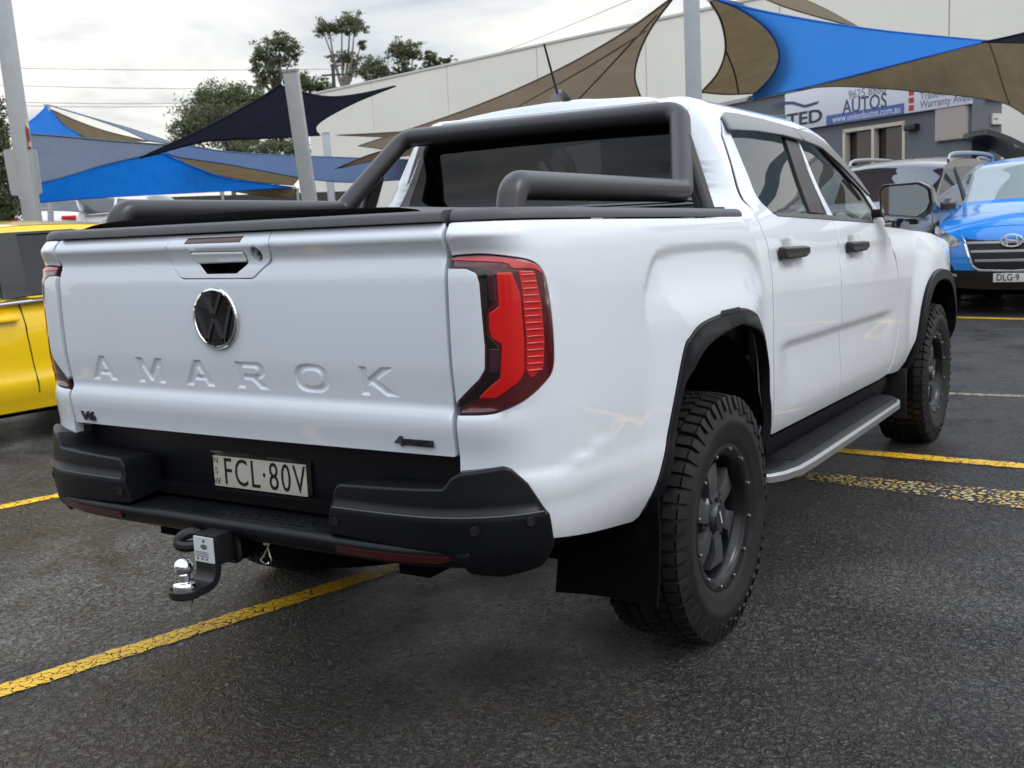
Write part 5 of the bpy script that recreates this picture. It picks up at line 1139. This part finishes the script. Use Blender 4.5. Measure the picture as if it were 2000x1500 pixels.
post('short far mast with a dark top holding the blue sail',96,330,92,207,19,19,9)
def plate(pxs,d,th,nm,m,parent,o):
    P=[at(u,v,d)-o for u,v in pxs];n=np.cross(P[1]-P[0],P[2]-P[0]);n/=np.linalg.norm(n);k=len(P)
    if n@(CAM_POS-o-P[0])<0: n=-n
    v=[tuple(p) for p in P]+[tuple(p-n*th) for p in P]
    return MB().add(v,[tuple(range(k)),tuple(range(2*k-1,k-1,-1))]+[(i,(i+1)%k,k+(i+1)%k,k+i) for i in range(k)]).build(nm,m,parent)
GB=mat('sign_back_grey',(.36,.37,.37),.5,metal=.2)
plate(rnd([(5,292),(70,291),(82,380),(22,382)],[6,6,6,6]),10.1,.02,'sign_back',GB,tl,ol)
plate(rnd([(40,226),(52,232),(60,290),(50,292),(42,262)],[5,4,3,3,3]),9.8,.02,'red_sign',mat('red_sign_face',(.22,.03,.035),.5,var=(9,.5,.55,(.55,.52,.5))),tl,ol)
# ---- power lines
PW=mat('cable_black',(.05,.05,.055),.6)
for (a,b,lab) in (((-60,131,70),(700,134,75),'highest power line across the left sky'),((-60,164,70),(560,172,75),'second power line across the left sky'),((-60,196,70),(420,200,75),'third power line across the left sky'),((-60,203,70),(420,206,75),'lowest power line across the left sky'),((830,155,60),(1300,-30,40),'thin cable slanting up over the warehouse roof')):
    p,q=at(*a),at(*b);pts=[tuple(p+(q-p)*s-np.array([0,0,.35*4*s*(1-s)*.4])) for s in np.linspace(0,1,16)]
    tag(MB().tube(pts,.016 if 'cable' not in lab else .011,6).build('power_line',PW),lab,'power line','overhead lines')
pp=thing('utility_pole','slim utility pole with a crossarm standing among the trees','pole',tuple(at(652,160,95)*[1,1,0]));b=at(652,160,95);t_=at(650,126,95)
MB().tube([(0,0,0),(0,0,t_[2])],.16,8).build('pole_shaft',PW,pp);MB().tube([(-.9,-.5,t_[2]-.9),(.9,.5,t_[2]-.9)],.08,6).build('crossarm',PW,pp)
# ---- back fence
fm=mat('dark_green_fence',(.035,.042,.038),.8,var=(3,.35,.75,(.05,.055,.045)))
fa,fb=at(120,405,33),at(640,395,36);fa[2]=fb[2]=0
fc=thing('back_fence','dark colorbond fence along the far side of the yard','fence',tuple(fa));df=facing(fa,fb);Lf=np.linalg.norm(fb-fa);nf=np.array([df[1],-df[0],0])
for i in range(int(Lf/2.4)+1):
    s0=i*2.4;P=[df*s0,df*(s0+2.36)];n=nf*.03;MB().hexa([tuple(P[0]-n),tuple(P[1]-n),tuple(P[1]+n),tuple(P[0]+n)]+[tuple(p+np.array([0,0,2.6])) for p in (P[0]-n,P[1]-n,P[1]+n,P[0]+n)]).build('fence_panel',fm,fc)
    MB().box(-.05,.05,-.05,.05,0,2.75,T=Matrix.Translation(tuple(df*(s0-.02)))).build('fence_post',GB,fc)
# ------------------------------------------------------------------ other vehicles
TY=mat('car_tyre',(.018,.018,.019),.7);AL=mat('alloy_wheel',(.45,.46,.47),.3,metal=.8)
def make_car(name,label,loc,rz,col,sp,group=None,glassm=None,cat='car'):
    """sp: L,W,H, prof (y,z) nose to tail, tags per span, belt, windows, wheels"""
    root=thing(name,label,cat,loc,rz,group)
    pm=mat(name+'_paint',col,.3,coat=1,coatr=.03,metal=sp.get('metal',0));gm=glassm or mat(name+'_glass',(.03,.035,.04),.04,spec=.9,coat=1)
    tr=mat(name+'_black_trim',(.015,.015,.016),.5);ch=MT['chrome']
    L,W,H=sp['L'],sp['W'],sp['H'];belt=pchip(*zip(*sp['belt']))
    wp=pchip([-L/2-.01,-L/2+.25,-L/2+.9,L/2-1.1,L/2-.35,L/2+.01],[W/2*.80,W/2*.94,W/2,W/2,W/2*.93,W/2*.70])
    def hwid(y,z):
        y=np.asarray(y,float);z=np.asarray(z,float);bz=belt(np.clip(y,-L/2,L/2));t=np.clip((z-bz)/(H-bz+.05),0,1)
        lo=np.clip((.42-z)/.25,0,1);return wp(y)*(1-.27*t**1.15)*(1-.05*lo**2)*(1-.018*np.clip((z-.75)/.4,0,1)*(t<=0))
    prof=np.array(sp['prof'],float);tags=sp['tags'];parts={}
    for i,tg_ in enumerate(tags): parts.setdefault(tg_,[]).append(i)
    sm_=spline(prof,6)
    for tg_,idx in parts.items():
        runs=[];
        for i in idx:
            if runs and runs[-1][-1]==i-1: runs[-1].append(i)
            else: runs.append([i])
        for rn in runs:
            seg=sm_[rn[0]*6:rn[-1]*6+7];rows=[]
            tn=np.gradient(seg,axis=0);tn/=np.linalg.norm(tn,axis=1)[:,None]+1e-9
            for (y,z),(ty,tz) in zip(seg,tn):
                w_=float(hwid(y,z));us=np.sin(np.linspace(-1,1,17)*math.pi/2);cr=sp.get('crown',.05)*(1.6 if abs(y)>L/2-.5 and z<H*.75 else .9)
                rows.append([(w_*u,y+(tz)*cr*(1-u*u)*(-1) if False else y+(-tz)*(-1)*0+tz*cr*(1-u*u),z-ty*cr*(1-u*u)) for u in us])
            m_={'paint':pm,'hood':pm,'glass':gm,'screen':gm,'black':tr}[tg_]
            MB().grid(np.array(rows)).build({'paint':'body_panel','hood':'bonnet','glass':'rear_window','screen':'windscreen','black':'bumper_trim'}[tg_],m_,root,ang=60,fix=False)
    # sides
    def ch_side(y,z):
        zz=np.asarray(z,float);ef=sm(L/2-.15,L/2-.7,np.abs(np.asarray(y,float)));x=hwid(y,z)+ef*(.035*np.sin(np.clip((zz-.28)/.75,0,1)*math.pi)-.014*sm(.80,.77,zz)*sm(.45,.6,zz)+.016*sm(.50,.42,zz)*sm(.25,.33,zz));return np.stack([x,np.asarray(y,float)+0*x,np.asarray(z,float)+0*x],-1)
    front=[p for p in sm_ if p[0]>0 and p[1]<=belt(p[0])+.001];rear=[p for p in sm_ if p[0]<0 and p[1]<=belt(p[0])+.001]
    wr=sp['wr'];z0=sp.get('sill',.24);arc=lambda yc,a0,a1:[(yc+(wr+.06)*math.cos(a),wr*.98+(wr+.06)*math.sin(a)) for a in np.linspace(a0,a1,17)]
    a_=math.asin((z0-wr*.98)/(wr+.06));bl=[(y,float(belt(y))) for y in np.linspace(front[-1][0],rear[0][0],24)[1:-1]]
    body=np.array([(p[0],p[1]) for p in front]+bl+[(p[0],p[1]) for p in rear]+[(rear[-1][0],z0)]+arc(sp['yr'],math.pi-a_,a_)+arc(sp['yf'],math.pi-a_,a_)+[(front[0][0],z0)])
    top=[p for p in sm_ if p[1]>belt(np.clip(p[0],-L/2,L/2))-.001 and p[0]<=front[-1][0]+.02 and p[0]>=rear[0][0]-.02]
    gh=np.array([tuple(p) for p in top]+bl[::-1])
    for mir in (False,True):
        sd=panel('side_panel',body,ch_side,pm,root,g=.07,eg=.04,r=.01,depth=.03,mirror=mir)
        wins=[rnd(w_,.03) for w_ in sp['wins']]
        panel('window_frame',gh,ch_side,sp.get('framem') or pm,root,holes=wins,g=.07,eg=.035,r=.008,depth=.03,mirror=mir)
        for w_ in wins:
            wg=panel('side_window',w_,ch_side,gm,root,g=.1,depth=0,off=-.006,mirror=mir)
        if sp.get('surround'): panel('window_surround',rnd([(.97,.958),(-1.36,1.045),(-1.42,1.13),(-1.15,1.345),(-.6,1.432),(.05,1.418),(.33,1.388),(.62,1.25)],.03),ch_side,sp['surround'],root,holes=wins,g=.06,r=.003,depth=.012,off=.004,mirror=mir)
        if sp.get('pillar'):
            for w_ in sp['pillar']: panel('pillar_trim',np.array(w_),ch_side,tr,root,g=.06,r=.004,depth=.01,off=.004,mirror=mir)
        sg=-1 if mir else 1
        for gl in sp.get('gaps',[]):
            P=densify(np.array(gl+gl[::-1]),.06)[:len(gl)*20];P=spline(gl,6);MB().tube([tuple(ch_side(y,z)*[sg,1,1]) for y,z in P],.0045,5).build('door_gap',tr,sd)
        for (y,z) in sp.get('handles',[]):
            p=ch_side(y,z)*[sg,1,1];MB().box(-.02,.02,-.10,.10,-.014,.014,T=Matrix.Translation((p[0]+sg*.02,p[1],p[2]))).build('door_handle',pm if not sp.get('chromeh') else ch,sd,bev=.010)
        if sp.get('beltline'):
            P=[tuple((ch_side(y,float(belt(y))-.012)+np.array([.006,0,0]))*[sg,1,1]) for y in np.linspace(*sp['beltline'],20)];MB().tube(P,.012,6).build('belt_trim',ch if not sp.get('beltmat') else sp['beltmat'],sd)
        if sp.get('rails'):
            y0,y1,zr=sp['rails'];P=spline([(y0,zr-.07),(y0-.12,zr),((y0+y1)/2,zr+.02),(y1+.1,zr),(y1,zr-.07)],6);MB().tube([(sg*(float(hwid(y,min(z,H-.03)))-.03),y,z) for y,z in P],.02,8).build('roof_rail',AL,root)
        my=sp['mirror'];p=ch_side(my[0],my[1])*[sg,1,1]
        P=np.array([[(p[0]+sg*(.02+.19*f_),p[1]+dy*q,p[2]+.06+.07*h_) for (dy,h_) in ((-.07,-.8),(-.05,.8),(.05,.9),(.09,.1),(.06,-.9))] for f_,q in ((0,.7),(.25,1),(.7,1),(1,.6))])
        m_=MB().grid(P,cv=True);m_.add(P[-1],[(0,1,2,3,4)]);m_.build('door_mirror',pm,root,bev=.012)
        for yc in (sp['yf'],sp['yr']):
            T=Matrix.Translation((sg*(W/2-.12),yc,wr))@Matrix.Rotation(sg*math.pi/2,4,'Y')
            wq=bpy.data.objects.new('wheel',None);link(wq,root)
            MB().lathe([(wr*.66,-.10),(wr*.9,-.11),(wr,-.08),(wr,.08),(wr*.9,.11),(wr*.66,.10),(wr*.64,.05)],32,T=T).build('tyre',TY,wq)
            rm=MB();rm.lathe([(wr*.66,.10),(wr*.63,.085),(wr*.60,.02),(.03,.02)],32,0,T=T)
            for i in range(10):
                a=2*math.pi*i/10;c,s=math.cos(a),math.sin(a);v=[(c*.04-s*k*.02,s*.04+c*k*.02,h) for h in (.03,.075) for k in (-1,1)];v2=[(c*wr*.64-s*k*.02,s*wr*.64+c*k*.02,h) for h in (.03,.085) for k in (-1,1)]
                rm.hexa([tuple(T@Vector(q)) for q in (v[0],v[1],v2[1],v2[0],v[2],v[3],v2[3],v2[2])],1)
            rm.build('rim',[tr,AL],wq)
            MB().grid(np.array([[(sg*x,yc+(wr+.05)*math.cos(a),wr+(wr+.05)*math.sin(a)) for a in np.linspace(-.1,math.pi+.1,15)] for x in (W/2-.32,W/2-.02)])).build('wheel_well',MT['liner'],root,fix=False)
    mb=MB();mb.box(-W/2+.15,W/2-.15,-L/2+.25,L/2-.3,.20,.40);mb.build('underbody',MT['under'],root)
    root['_']=0;del root['_']
    return root,dict(ch=ch_side,hw=hwid,pm=pm,gm=gm,tr=tr)
HATCH=dict(L=4.3,W=1.82,H=1.47,prof=[(2.13,.22),(2.15,.45),(2.10,.68),(1.85,.82),(1.3,.93),(1.05,1.0),(.55,1.27),(.20,1.425),(-.4,1.47),(-1.2,1.435),(-1.62,1.33),(-1.95,1.02),(-2.08,.80),(-2.12,.50),(-2.08,.25)],
  tags=['paint','paint','paint','hood','hood','screen','screen','paint','paint','paint','glass','paint','paint','paint'],
  belt=[(-2.2,1.02),(-1.5,1.03),(-.5,.99),(.5,.955),(1.0,.93),(1.4,.90),(2.2,.86)],wins=[[(.88,.965),(.07,.992),(0,1.385),(.28,1.37),(.55,1.24)],[(-.12,1.0),(-1.10,1.045),(-1.32,1.12),(-1.10,1.32),(-.6,1.41),(-.17,1.405)]],
  pillar=[],yf=1.32,yr=-1.28,wr=.325,gaps=[[(-.03,1.0),(-.06,.75),(-.10,.36)],[(1.0,.95),(1.0,.6),(.92,.34)],[(-1.05,1.04),(-1.02,.8),(-.9,.66)]],handles=[(.10,.86),(-.86,.90)],mirror=(.78,.93),beltline=(.95,-1.45))
SUV=dict(L=4.48,W=1.85,H=1.65,prof=[(2.16,.30),(2.22,.50),(2.20,.74),(2.10,.95),(1.75,1.06),(1.15,1.13),(.98,1.16),(.45,1.44),(.18,1.575),(-.5,1.645),(-1.3,1.62),(-1.78,1.52),(-2.05,1.12),(-2.18,.90),(-2.20,.55),(-2.14,.30)],
  tags=['black','paint','paint','hood','hood','hood','screen','screen','paint','paint','paint','glass','paint','paint','black'],
  belt=[(-2.3,1.16),(-1.5,1.15),(0,1.10),(1.0,1.07),(1.5,1.02),(2.3,.96)],wins=[[(.92,1.12),(.05,1.14),(0,1.52),(.22,1.52),(.5,1.38)],[(-.08,1.145),(-.98,1.175),(-.98,1.52),(-.5,1.55),(-.06,1.535)],[(-1.05,1.18),(-1.62,1.22),(-1.48,1.44),(-1.05,1.515)]],
  pillar=[[(.05,1.14),(-.08,1.145),(-.06,1.55),(0,1.53)]],yf=1.36,yr=-1.31,wr=.36,sill=.30,gaps=[[(0,1.12),(-.02,.8),(-.05,.40)],[(1.02,1.06),(1.04,.7),(.95,.40)],[(-1.03,1.14),(-1.0,.9),(-.85,.72)]],handles=[(.12,.97),(-.82,1.0)],mirror=(.80,1.08),rails=(.0,-1.5,1.69))
# yellow hatchback on the left
yel,_y=make_car('hatchback','bright yellow hatchback parked on the left beside the pickup','%s'and(-5.27,2.28,0),R(176.5),(.92,.60,.006),dict(HATCH,beltmat=mat('satin_belt_trim',(.6,.6,.6),.3,metal=.7),surround=mat('window_frame_black',(.006,.006,.007),.4)),glassm=glass('yellow_car_glass',(.10,.12,.14),1.0))
# its cabin
mb=MB();mb.box(-.75,.75,-1.3,1.0,.35,.45);mb.build('cabin_floor',MT['seat'],yel)
for x in (-.36,.36):
    for y in (.15,-.75):
        s=MB();s.box(x-.23,x+.23,y-.10,y+.06,.45,1.12);s.box(x-.23,x+.23,y,y+.5,.45,.60);s.box(x-.12,x+.12,y-.10,y,1.12,1.30);s.build('seat',MT['seat'],yel,bev=.03)
# blue SUV facing the camera
BP_=np.array([.28,13.95,0]);blu,_b=make_car('blue_suv','bright blue SUV facing the camera at the right edge','x'and tuple(BP_),R(180+2),(.015,.26,.80),dict(SUV,prof=[(2.16,.30),(2.22,.48),(2.20,.70),(2.10,.86),(1.75,.99),(1.15,1.10)]+SUV['prof'][6:]),glassm=mat('blue_suv_glass',(.30,.36,.37),.05,spec=.9,coat=1),cat='SUV')
blu.scale=(1.0,1.0,1.13)
def front_pt(x,z,o=0):
    pf=np.array([(2.16,.30),(2.22,.48),(2.20,.70),(2.10,.86),(1.75,.99)]);y=np.interp(z,spline(pf,6)[:,1],spline(pf,6)[:,0]);w_=float(_b['hw'](y,z));u=x/w_;return (x,y+.078*(1-u*u)+o,z)
def fpanel(nm,poly,m,par,o=.006,th=.02,g=.04): return panel(nm,poly,lambda x,z:np.stack([x,np.array([front_pt(a,b,o)[1] for a,b in np.broadcast(x,z)]).reshape(np.broadcast(x,z).shape),z],-1),m,par,g=g,r=.004,depth=th,sgn=-1)
HLm=mat('headlamp_lens',(.55,.54,.48),.15,coat=1,var=(14,.4,.6,(.10,.10,.10)));GK=mat('grille_black',(.010,.010,.011),.4)
for s in (-1,1):
    P=[(s*a,b) for a,b in ((.90,.955),(.86,.80),(.66,.715),(.55,.74),(.60,.80),(.74,.89))];fpanel('headlight',rnd(P,.015),HLm,blu)
    P=[(s*a,b) for a,b in ((.86,.56),(.70,.47),(.60,.44),(.66,.54),(.80,.60))];fpanel('fog_light_bay',rnd(P,.02),GK,blu)
    P=[(s*a,b) for a,b in ((.82,.445),(.60,.405),(.60,.43),(.82,.475))];fpanel('daytime_lamp',rnd(P,.005),HLm,blu,.012)
    P=[(s*a,b) for a,b in ((.58,.85),(.53,.76),(.44,.52),(.36,.465),(0,.452),(0,.475),(.35,.487),(.42,.53),(.50,.76),(.55,.84))];fpanel('grille_surround',rnd(P,.004),MT['chrome'],blu,.014,.03)
fpanel('grille',rnd([(-.53,.84),(.53,.84),(.49,.74),(.40,.52),(.33,.475),(-.33,.475),(-.40,.52),(-.49,.74)],.02),GK,blu,.008)
for z,w_ in ((.775,.50),(.685,.455),(.590,.405)): fpanel('grille_bar',rnd([(-w_,z),(w_,z),(w_-.015,z-.028),(-w_+.015,z-.028)],.006),MT['silver'],blu,.022,.03)
eo=np.array([(.125*math.cos(a),.775+.068*math.sin(a)) for a in np.linspace(0,2*math.pi,33)[:-1]]);ei=np.array([(.105*math.cos(a),.775+.052*math.sin(a)) for a in np.linspace(0,2*math.pi,33)[:-1]])
o=panel('emblem',eo,lambda x,z:np.stack([x,2.335+0*x,z+0*x],-1),MT['chrome'],blu,holes=[ei],g=.03,r=.004,depth=.03,sgn=-1)
for P in ([(-.075,.735),(-.052,.735),(-.035,.822),(-.058,.822)],[(.035,.728),(.058,.728),(.075,.815),(.052,.815)],[(-.05,.765),(.05,.775),(.055,.79),(-.045,.78)]): panel('emblem_bar',np.array(P),lambda x,z:np.stack([x,2.337+0*x,z+0*x],-1),MT['chrome'],o,g=.02,r=.003,depth=.02,sgn=-1)
pb=MB().box(-.19,.19,2.30,2.325,.355,.445).build('number_plate',MT['platew'],blu,bev=.003)
text('plate_characters','DLG·9',.095,basis((.035,2.3265,.40),(-1,0,0),(0,0,1)),MT['plateb'],pb,.001,sx=.95,bold=.001)
# grey-bronze SUV behind the mirror, dark hatch with its boot open, white cars at the back
gry,_g=make_car('grey_suv','bronze grey SUV with silver roof rails behind the pickup mirror',tuple(at(1752,400,14.6)*[1,1,0]),R(168),(.15,.138,.122),dict(SUV,metal=.4,chromeh=True),cat='SUV',glassm=mat('grey_suv_glass',(.012,.013,.03),.04,spec=.9,coat=1))
gry.scale=(1,1,1.16)
drk,_d=make_car('dark_hatchback','dark hatchback with its tailgate raised behind the blue SUV',tuple(at(2195,420,18.5)*[1,1,0]),R(-62),(.02,.021,.026),dict(HATCH),glassm=mat('dark_hatch_glass',(.05,.06,.065),.05,coat=1))
lid=MB();P=np.array([[(x,-1.30-1.20*k_,1.75+1.2*k_-.45*k_*k_+.02*(1-(x/.62)**2)) for x in np.linspace(-.62,.62,9)] for k_ in np.linspace(0,1,7)]);Q=P-[0,0,.09];lid.grid(P);lid.grid(Q,flip=True);lid.grid(np.array([P[-1],Q[-1]]));lid.grid(np.array([P[:,0],Q[:,0]]));lid.grid(np.array([P[:,-1],Q[:,-1]]))
lid.build('raised_tailgate',_d['pm'],drk,bev=.0)
for x in (-.5,.5): MB().tube([(x,-1.75,1.05),(x,-2.0,2.0)],.015,6).build('tailgate_strut',MT['steel'],drk)
wv,_w=make_car('white_hatchback','small white hatchback parked beneath the vivid blue sail',tuple(at(95,430,27)*[1,1,0]+np.array([0,0,1.0])),R(50),(.72,.72,.72),dict(HATCH),group='white cars at the back of the yard')
for s in (-1,1): MB().box(s*.62-.16,s*.62+.16,-2.13,-2.06,.86,.95).build('tail_light',MT['lensred'],wv,bev=.01)
wv2,_w2=make_car('white_wagon','white wagon carrying a black roof rack far behind the yellow car',tuple(at(185,428,28)*[1,1,0]+np.array([0,0,.85])),R(115),(.74,.74,.74),dict(SUV),group='white cars at the back of the yard')
rk=MB()
for y in (-.9,-.3,.3): rk.tube([(-.62,y,1.72),(.62,y,1.76)],.02,6)
rk.tube([(-.4,-1.3,1.76),(-.2,.8,1.85)],.03,6).tube([(.3,-1.2,1.78),(.35,.7,1.80)],.03,6);rk.build('roof_rack',TY,wv2)
# cars across the lane on the right: outside the frame, they show in the pickup's doors
c1,_=make_car('silver_hatchback','silver hatchback parked across the lane from the pickup',(8.2,3.2,0),R(98),(.45,.46,.48),dict(HATCH,metal=.6))
c2,_=make_car('dark_blue_suv','dark blue SUV parked across the lane from the pickup',(8.3,6.0,0),R(96),(.02,.03,.09),dict(SUV),cat='SUV')
# ------------------------------------------------------------------ trees
LF=[mat('gum_leaf_'+n,c,.6) for n,c in (('a',(.105,.125,.055)),('b',(.07,.09,.042)),('c',(.15,.165,.08)))]
for m_ in LF:
    t=m_.node_tree;b=t.nodes['Principled BSDF'];tr_=N(t,'ShaderNodeBsdfTranslucent');tr_.inputs[0].default_value=b.inputs['Base Color'].default_value;ms=N(t,'ShaderNodeMixShader',i_0=.4)
    t.links.new(b.outputs[0],ms.inputs[1]);t.links.new(tr_.outputs[0],ms.inputs[2]);t.links.new(ms.outputs[0],t.nodes['Material Output'].inputs[0])
BK=mat('gum_bark',(.22,.19,.16),.9,var=(3,.4,.7,(.12,.10,.085)))
def tree(label,d,clumps,trunk,leaf=.42,dens=1.0,group='trees behind the yard',seed=0,name='gum_tree'):
    """clumps: (u,v,ru,rv,n) seen from the yard; trunk base (u); crown pieces get their own depth"""
    rg=np.random.default_rng(seed+11);base=at(trunk[0],440,d);base[2]=0
    t=thing(name,label,'tree',tuple(base),group=group);k=d/FPX;V=[];F=[];Mi=[];tr=MB()
    X=np.array([CR[0][0],CR[0][1],0]);X/=np.linalg.norm(X);Y=np.array([-X[1],X[0],0]);cs=[]
    for (u,v,ru,rv,n) in clumps:
        ru*=1.18;rv*=1.18;n*=2.1;c=at(u,v,d)-base;dep=rg.uniform(-1,1)*ru*k*.8;c=c+Y*dep;cs.append(c);n=int(n*dens)
        # sub-clumps give uneven outline and gaps
        ns=max(8,int(n/26));subs=[]
        for _ in range(ns):
            q=rg.normal(size=3);q/=np.linalg.norm(q);q*=rg.uniform(.2,1.22);subs.append(c+X*q[0]*ru*k+Y*q[1]*ru*k+np.array([0,0,q[2]*rv*k]))
        for q in subs[::3]: tr.tube([tuple(c-np.array([0,0,rv*k*.7])),tuple((c+q)/2),tuple(q)],[.05*d/100,.035*d/100,.015*d/100],4)
        for i in range(n):
            s=subs[rg.integers(ns)];rr=min(ru,rv)*k*.17;p=s+rg.normal(size=3)*rr*np.array([1.3,1.3,.7])
            a=rg.normal(size=3);a/=np.linalg.norm(a);b=np.cross(a,rg.normal(size=3));b/=np.linalg.norm(b)+1e-9;l=leaf*rg.uniform(.3,.75);w_=l*.36
            j=len(V);V+=[tuple(p-a*l*.5),tuple(p+b*w_*.5),tuple(p+a*l*.5),tuple(p-b*w_*.5)];F.append((j,j+1,j+2,j+3));Mi.append(int(rg.choice([0,1,2],p=[.45,.38,.17])))
    me=bpy.data.meshes.new('crown');me.from_pydata(V,[],F)
    for m in LF: me.materials.append(m)
    me.polygons.foreach_set('material_index',Mi);me.update();link(bpy.data.objects.new('crown',me),t)
    fork=np.array(at(trunk[0]+(trunk[2] if len(trunk)>2 else 0),trunk[1],d)-base);r0=.30*d/100
    tr.tube([(0,0,0),tuple(fork*.5+X*.2),tuple(fork)],[r0,r0*.8,r0*.6],8)
    for c in cs: tr.tube([tuple(fork),tuple((fork+c)/2+np.array([0,0,-.4])+X*rg.uniform(-.3,.3)),tuple(c)],[r0*.5,r0*.33,r0*.14],6)
    tr.build('trunk',BK,t);return t
tree('tall open gum tree left of the umbrella shaped pair',105,[(545,82,24,14,420),(562,96,22,16,380),(515,108,22,18,360),(540,118,25,14,260),(498,125,14,12,150),(575,110,12,10,110),(512,152,14,22,330),(545,158,16,18,200),(525,135,20,15,150)],(535,185),.55,1.3,seed=1)
tree('tallest gum tree with two umbrella shaped crowns',120,[(640,52,20,16,420),(632,62,14,12,200),(683,42,24,15,520),(695,58,20,13,320),(668,50,12,14,160),(705,88,9,9,120),(672,112,22,11,360),(690,118,12,16,200),(652,118,12,10,140)],(668,178,4),.55,1.3,seed=2)
tree('rounded gum tree just right of the umbrella shaped pair',115,[(728,125,26,14,520),(712,140,22,14,320),(748,138,18,16,300),(735,155,26,10,240)],(730,185),.55,1.2,seed=3)
tree('gum tree with a flat dark crown above the warehouse roof',112,[(790,92,26,14,560),(775,105,16,12,240),(806,106,14,12,240),(790,128,13,15,220),(772,145,20,10,200),(805,142,16,9,160)],(792,175),.55,1.2,seed=4)
tree('small gum tree at the right end of the tree line',112,[(838,112,14,10,260),(852,122,14,9,220),(874,121,15,7,260),(838,130,14,8,160)],(850,170),.5,1.2,seed=5)
tree('broad dense olive tree rising behind the dark navy sail',70,[(470,200,48,28,1500),(430,190,42,24,1100),(400,225,40,32,1100),(375,258,30,28,800),(440,240,60,40,1500),(510,225,40,34,900),(395,190,16,14,260),(540,250,40,40,700),(480,275,70,20,700)],(450,300),.42,1.2,seed=6)
tree('low gum tree behind the pale leaning post',95,[(602,165,24,15,420),(625,170,20,13,300),(640,180,22,10,220),(585,158,16,12,200),(610,190,30,12,240)],(610,215),.5,1.2,seed=7)
tree('dark bushy tree between the sails behind the fence',60,[(520,290,45,16,600),(570,285,30,18,420),(460,292,40,14,400)],(520,330),.35,1.0,seed=8)
tree('dark conifer at the left picture edge behind the sign post',15,[(-12,215,20,30,500),(-8,270,26,40,900),(-4,340,30,50,1100),(0,400,32,40,900),(14,395,22,40,500)],(0,430),.10,1.3,seed=9,name='conifer')
tree('small leafy shrub beyond the yellow car roof',24,[(241,398,5,9,120),(240,410,8,7,120),(236,418,10,6,100)],(240,425),.10,1.2,seed=10,name='shrub',group='shrubs by the fence')
# ---- unseen brick block added behind the photographer: it shades the horizon there and shows in the tailgate and glass
ws=thing('added_brick_block','unseen brown brick block added behind the photographer to darken the horizon','building',(4,-19,0))
bw=mat('brown_brick',(.17,.115,.085),.85,var=(2,.4,.7,(.12,.085,.065)))
MB().box(-34,26,-6,0,0,5.2).build('wall',bw,ws);MB().box(-34.5,26.5,-6.5,.6,5.2,5.5).build('roof',mat('added_block_roof',(.25,.26,.28),.6),ws)
for i in range(6): MB().box(-30+i*9,-25+i*9,.0,.06,0,3.4).build('roller_door',mat('added_block_door',(.30,.32,.34),.5),ws)

# ---- the raised back corner of the yard and the wall across the lane
c0=at(-200,430,24);c1=at(420,430,24);c2=at(420,430,60);c3=at(-200,430,60)
bk=MB().prism([(c[0],c[1]) for c in (c0,c1,c2,c3)],-.1,.84).build('raised_yard',mat('raised_yard_asphalt',(.07,.068,.066),.8));tag(bk,kind='structure')
lw=thing('lane_wall','long cream wall across the lane to the right of the pickup','wall',(24,8,0))
for i in range(9): MB().box(-.1,.1,-24+i*6,-18.03+i*6,0,5.2).build('wall_panel',WH,lw)
for (lab,P,k) in (('navy shade sail just outside the right picture edge',[(1.3,10.2,3.75),(5,11.5,4.5),(4.5,9.5,3.1)],'navy'),('tan shade sail outside the right picture edge below the navy one',[(1.3,10.9,3.5),(4.6,11.2,3.5),(3,10.3,1.9)],'tan')):
    t=thing('shade_sail',lab,'shade sail',(P[0][0],P[0][1],0),group='shade sails across the lane');A_,B_,C_=[np.array(p,float)-np.array([P[0][0],P[0][1],0]) for p in P];n=12;V=[];F=[];ix={}
    for i in range(n+1):
        for j in range(n+1-i):
            a,b=i/n,j/n;c=1-a-b;q=A_*c+B_*a+C_*b;cen=(A_+B_+C_)/3;q=q+(cen-q)*.55*(a*b+b*c+c*a-27*a*b*c*.33)*1.0;ix[i,j]=len(V);V.append(q)
    for i in range(n):
        for j in range(n-i):
            F.append((ix[i,j],ix[i+1,j],ix[i,j+1]))
            if j<n-i-1: F.append((ix[i+1,j],ix[i+1,j+1],ix[i,j+1]))
    m_=MB().add(V,F).build('upper_face',FAB[k],t,ang=80,fix=False)
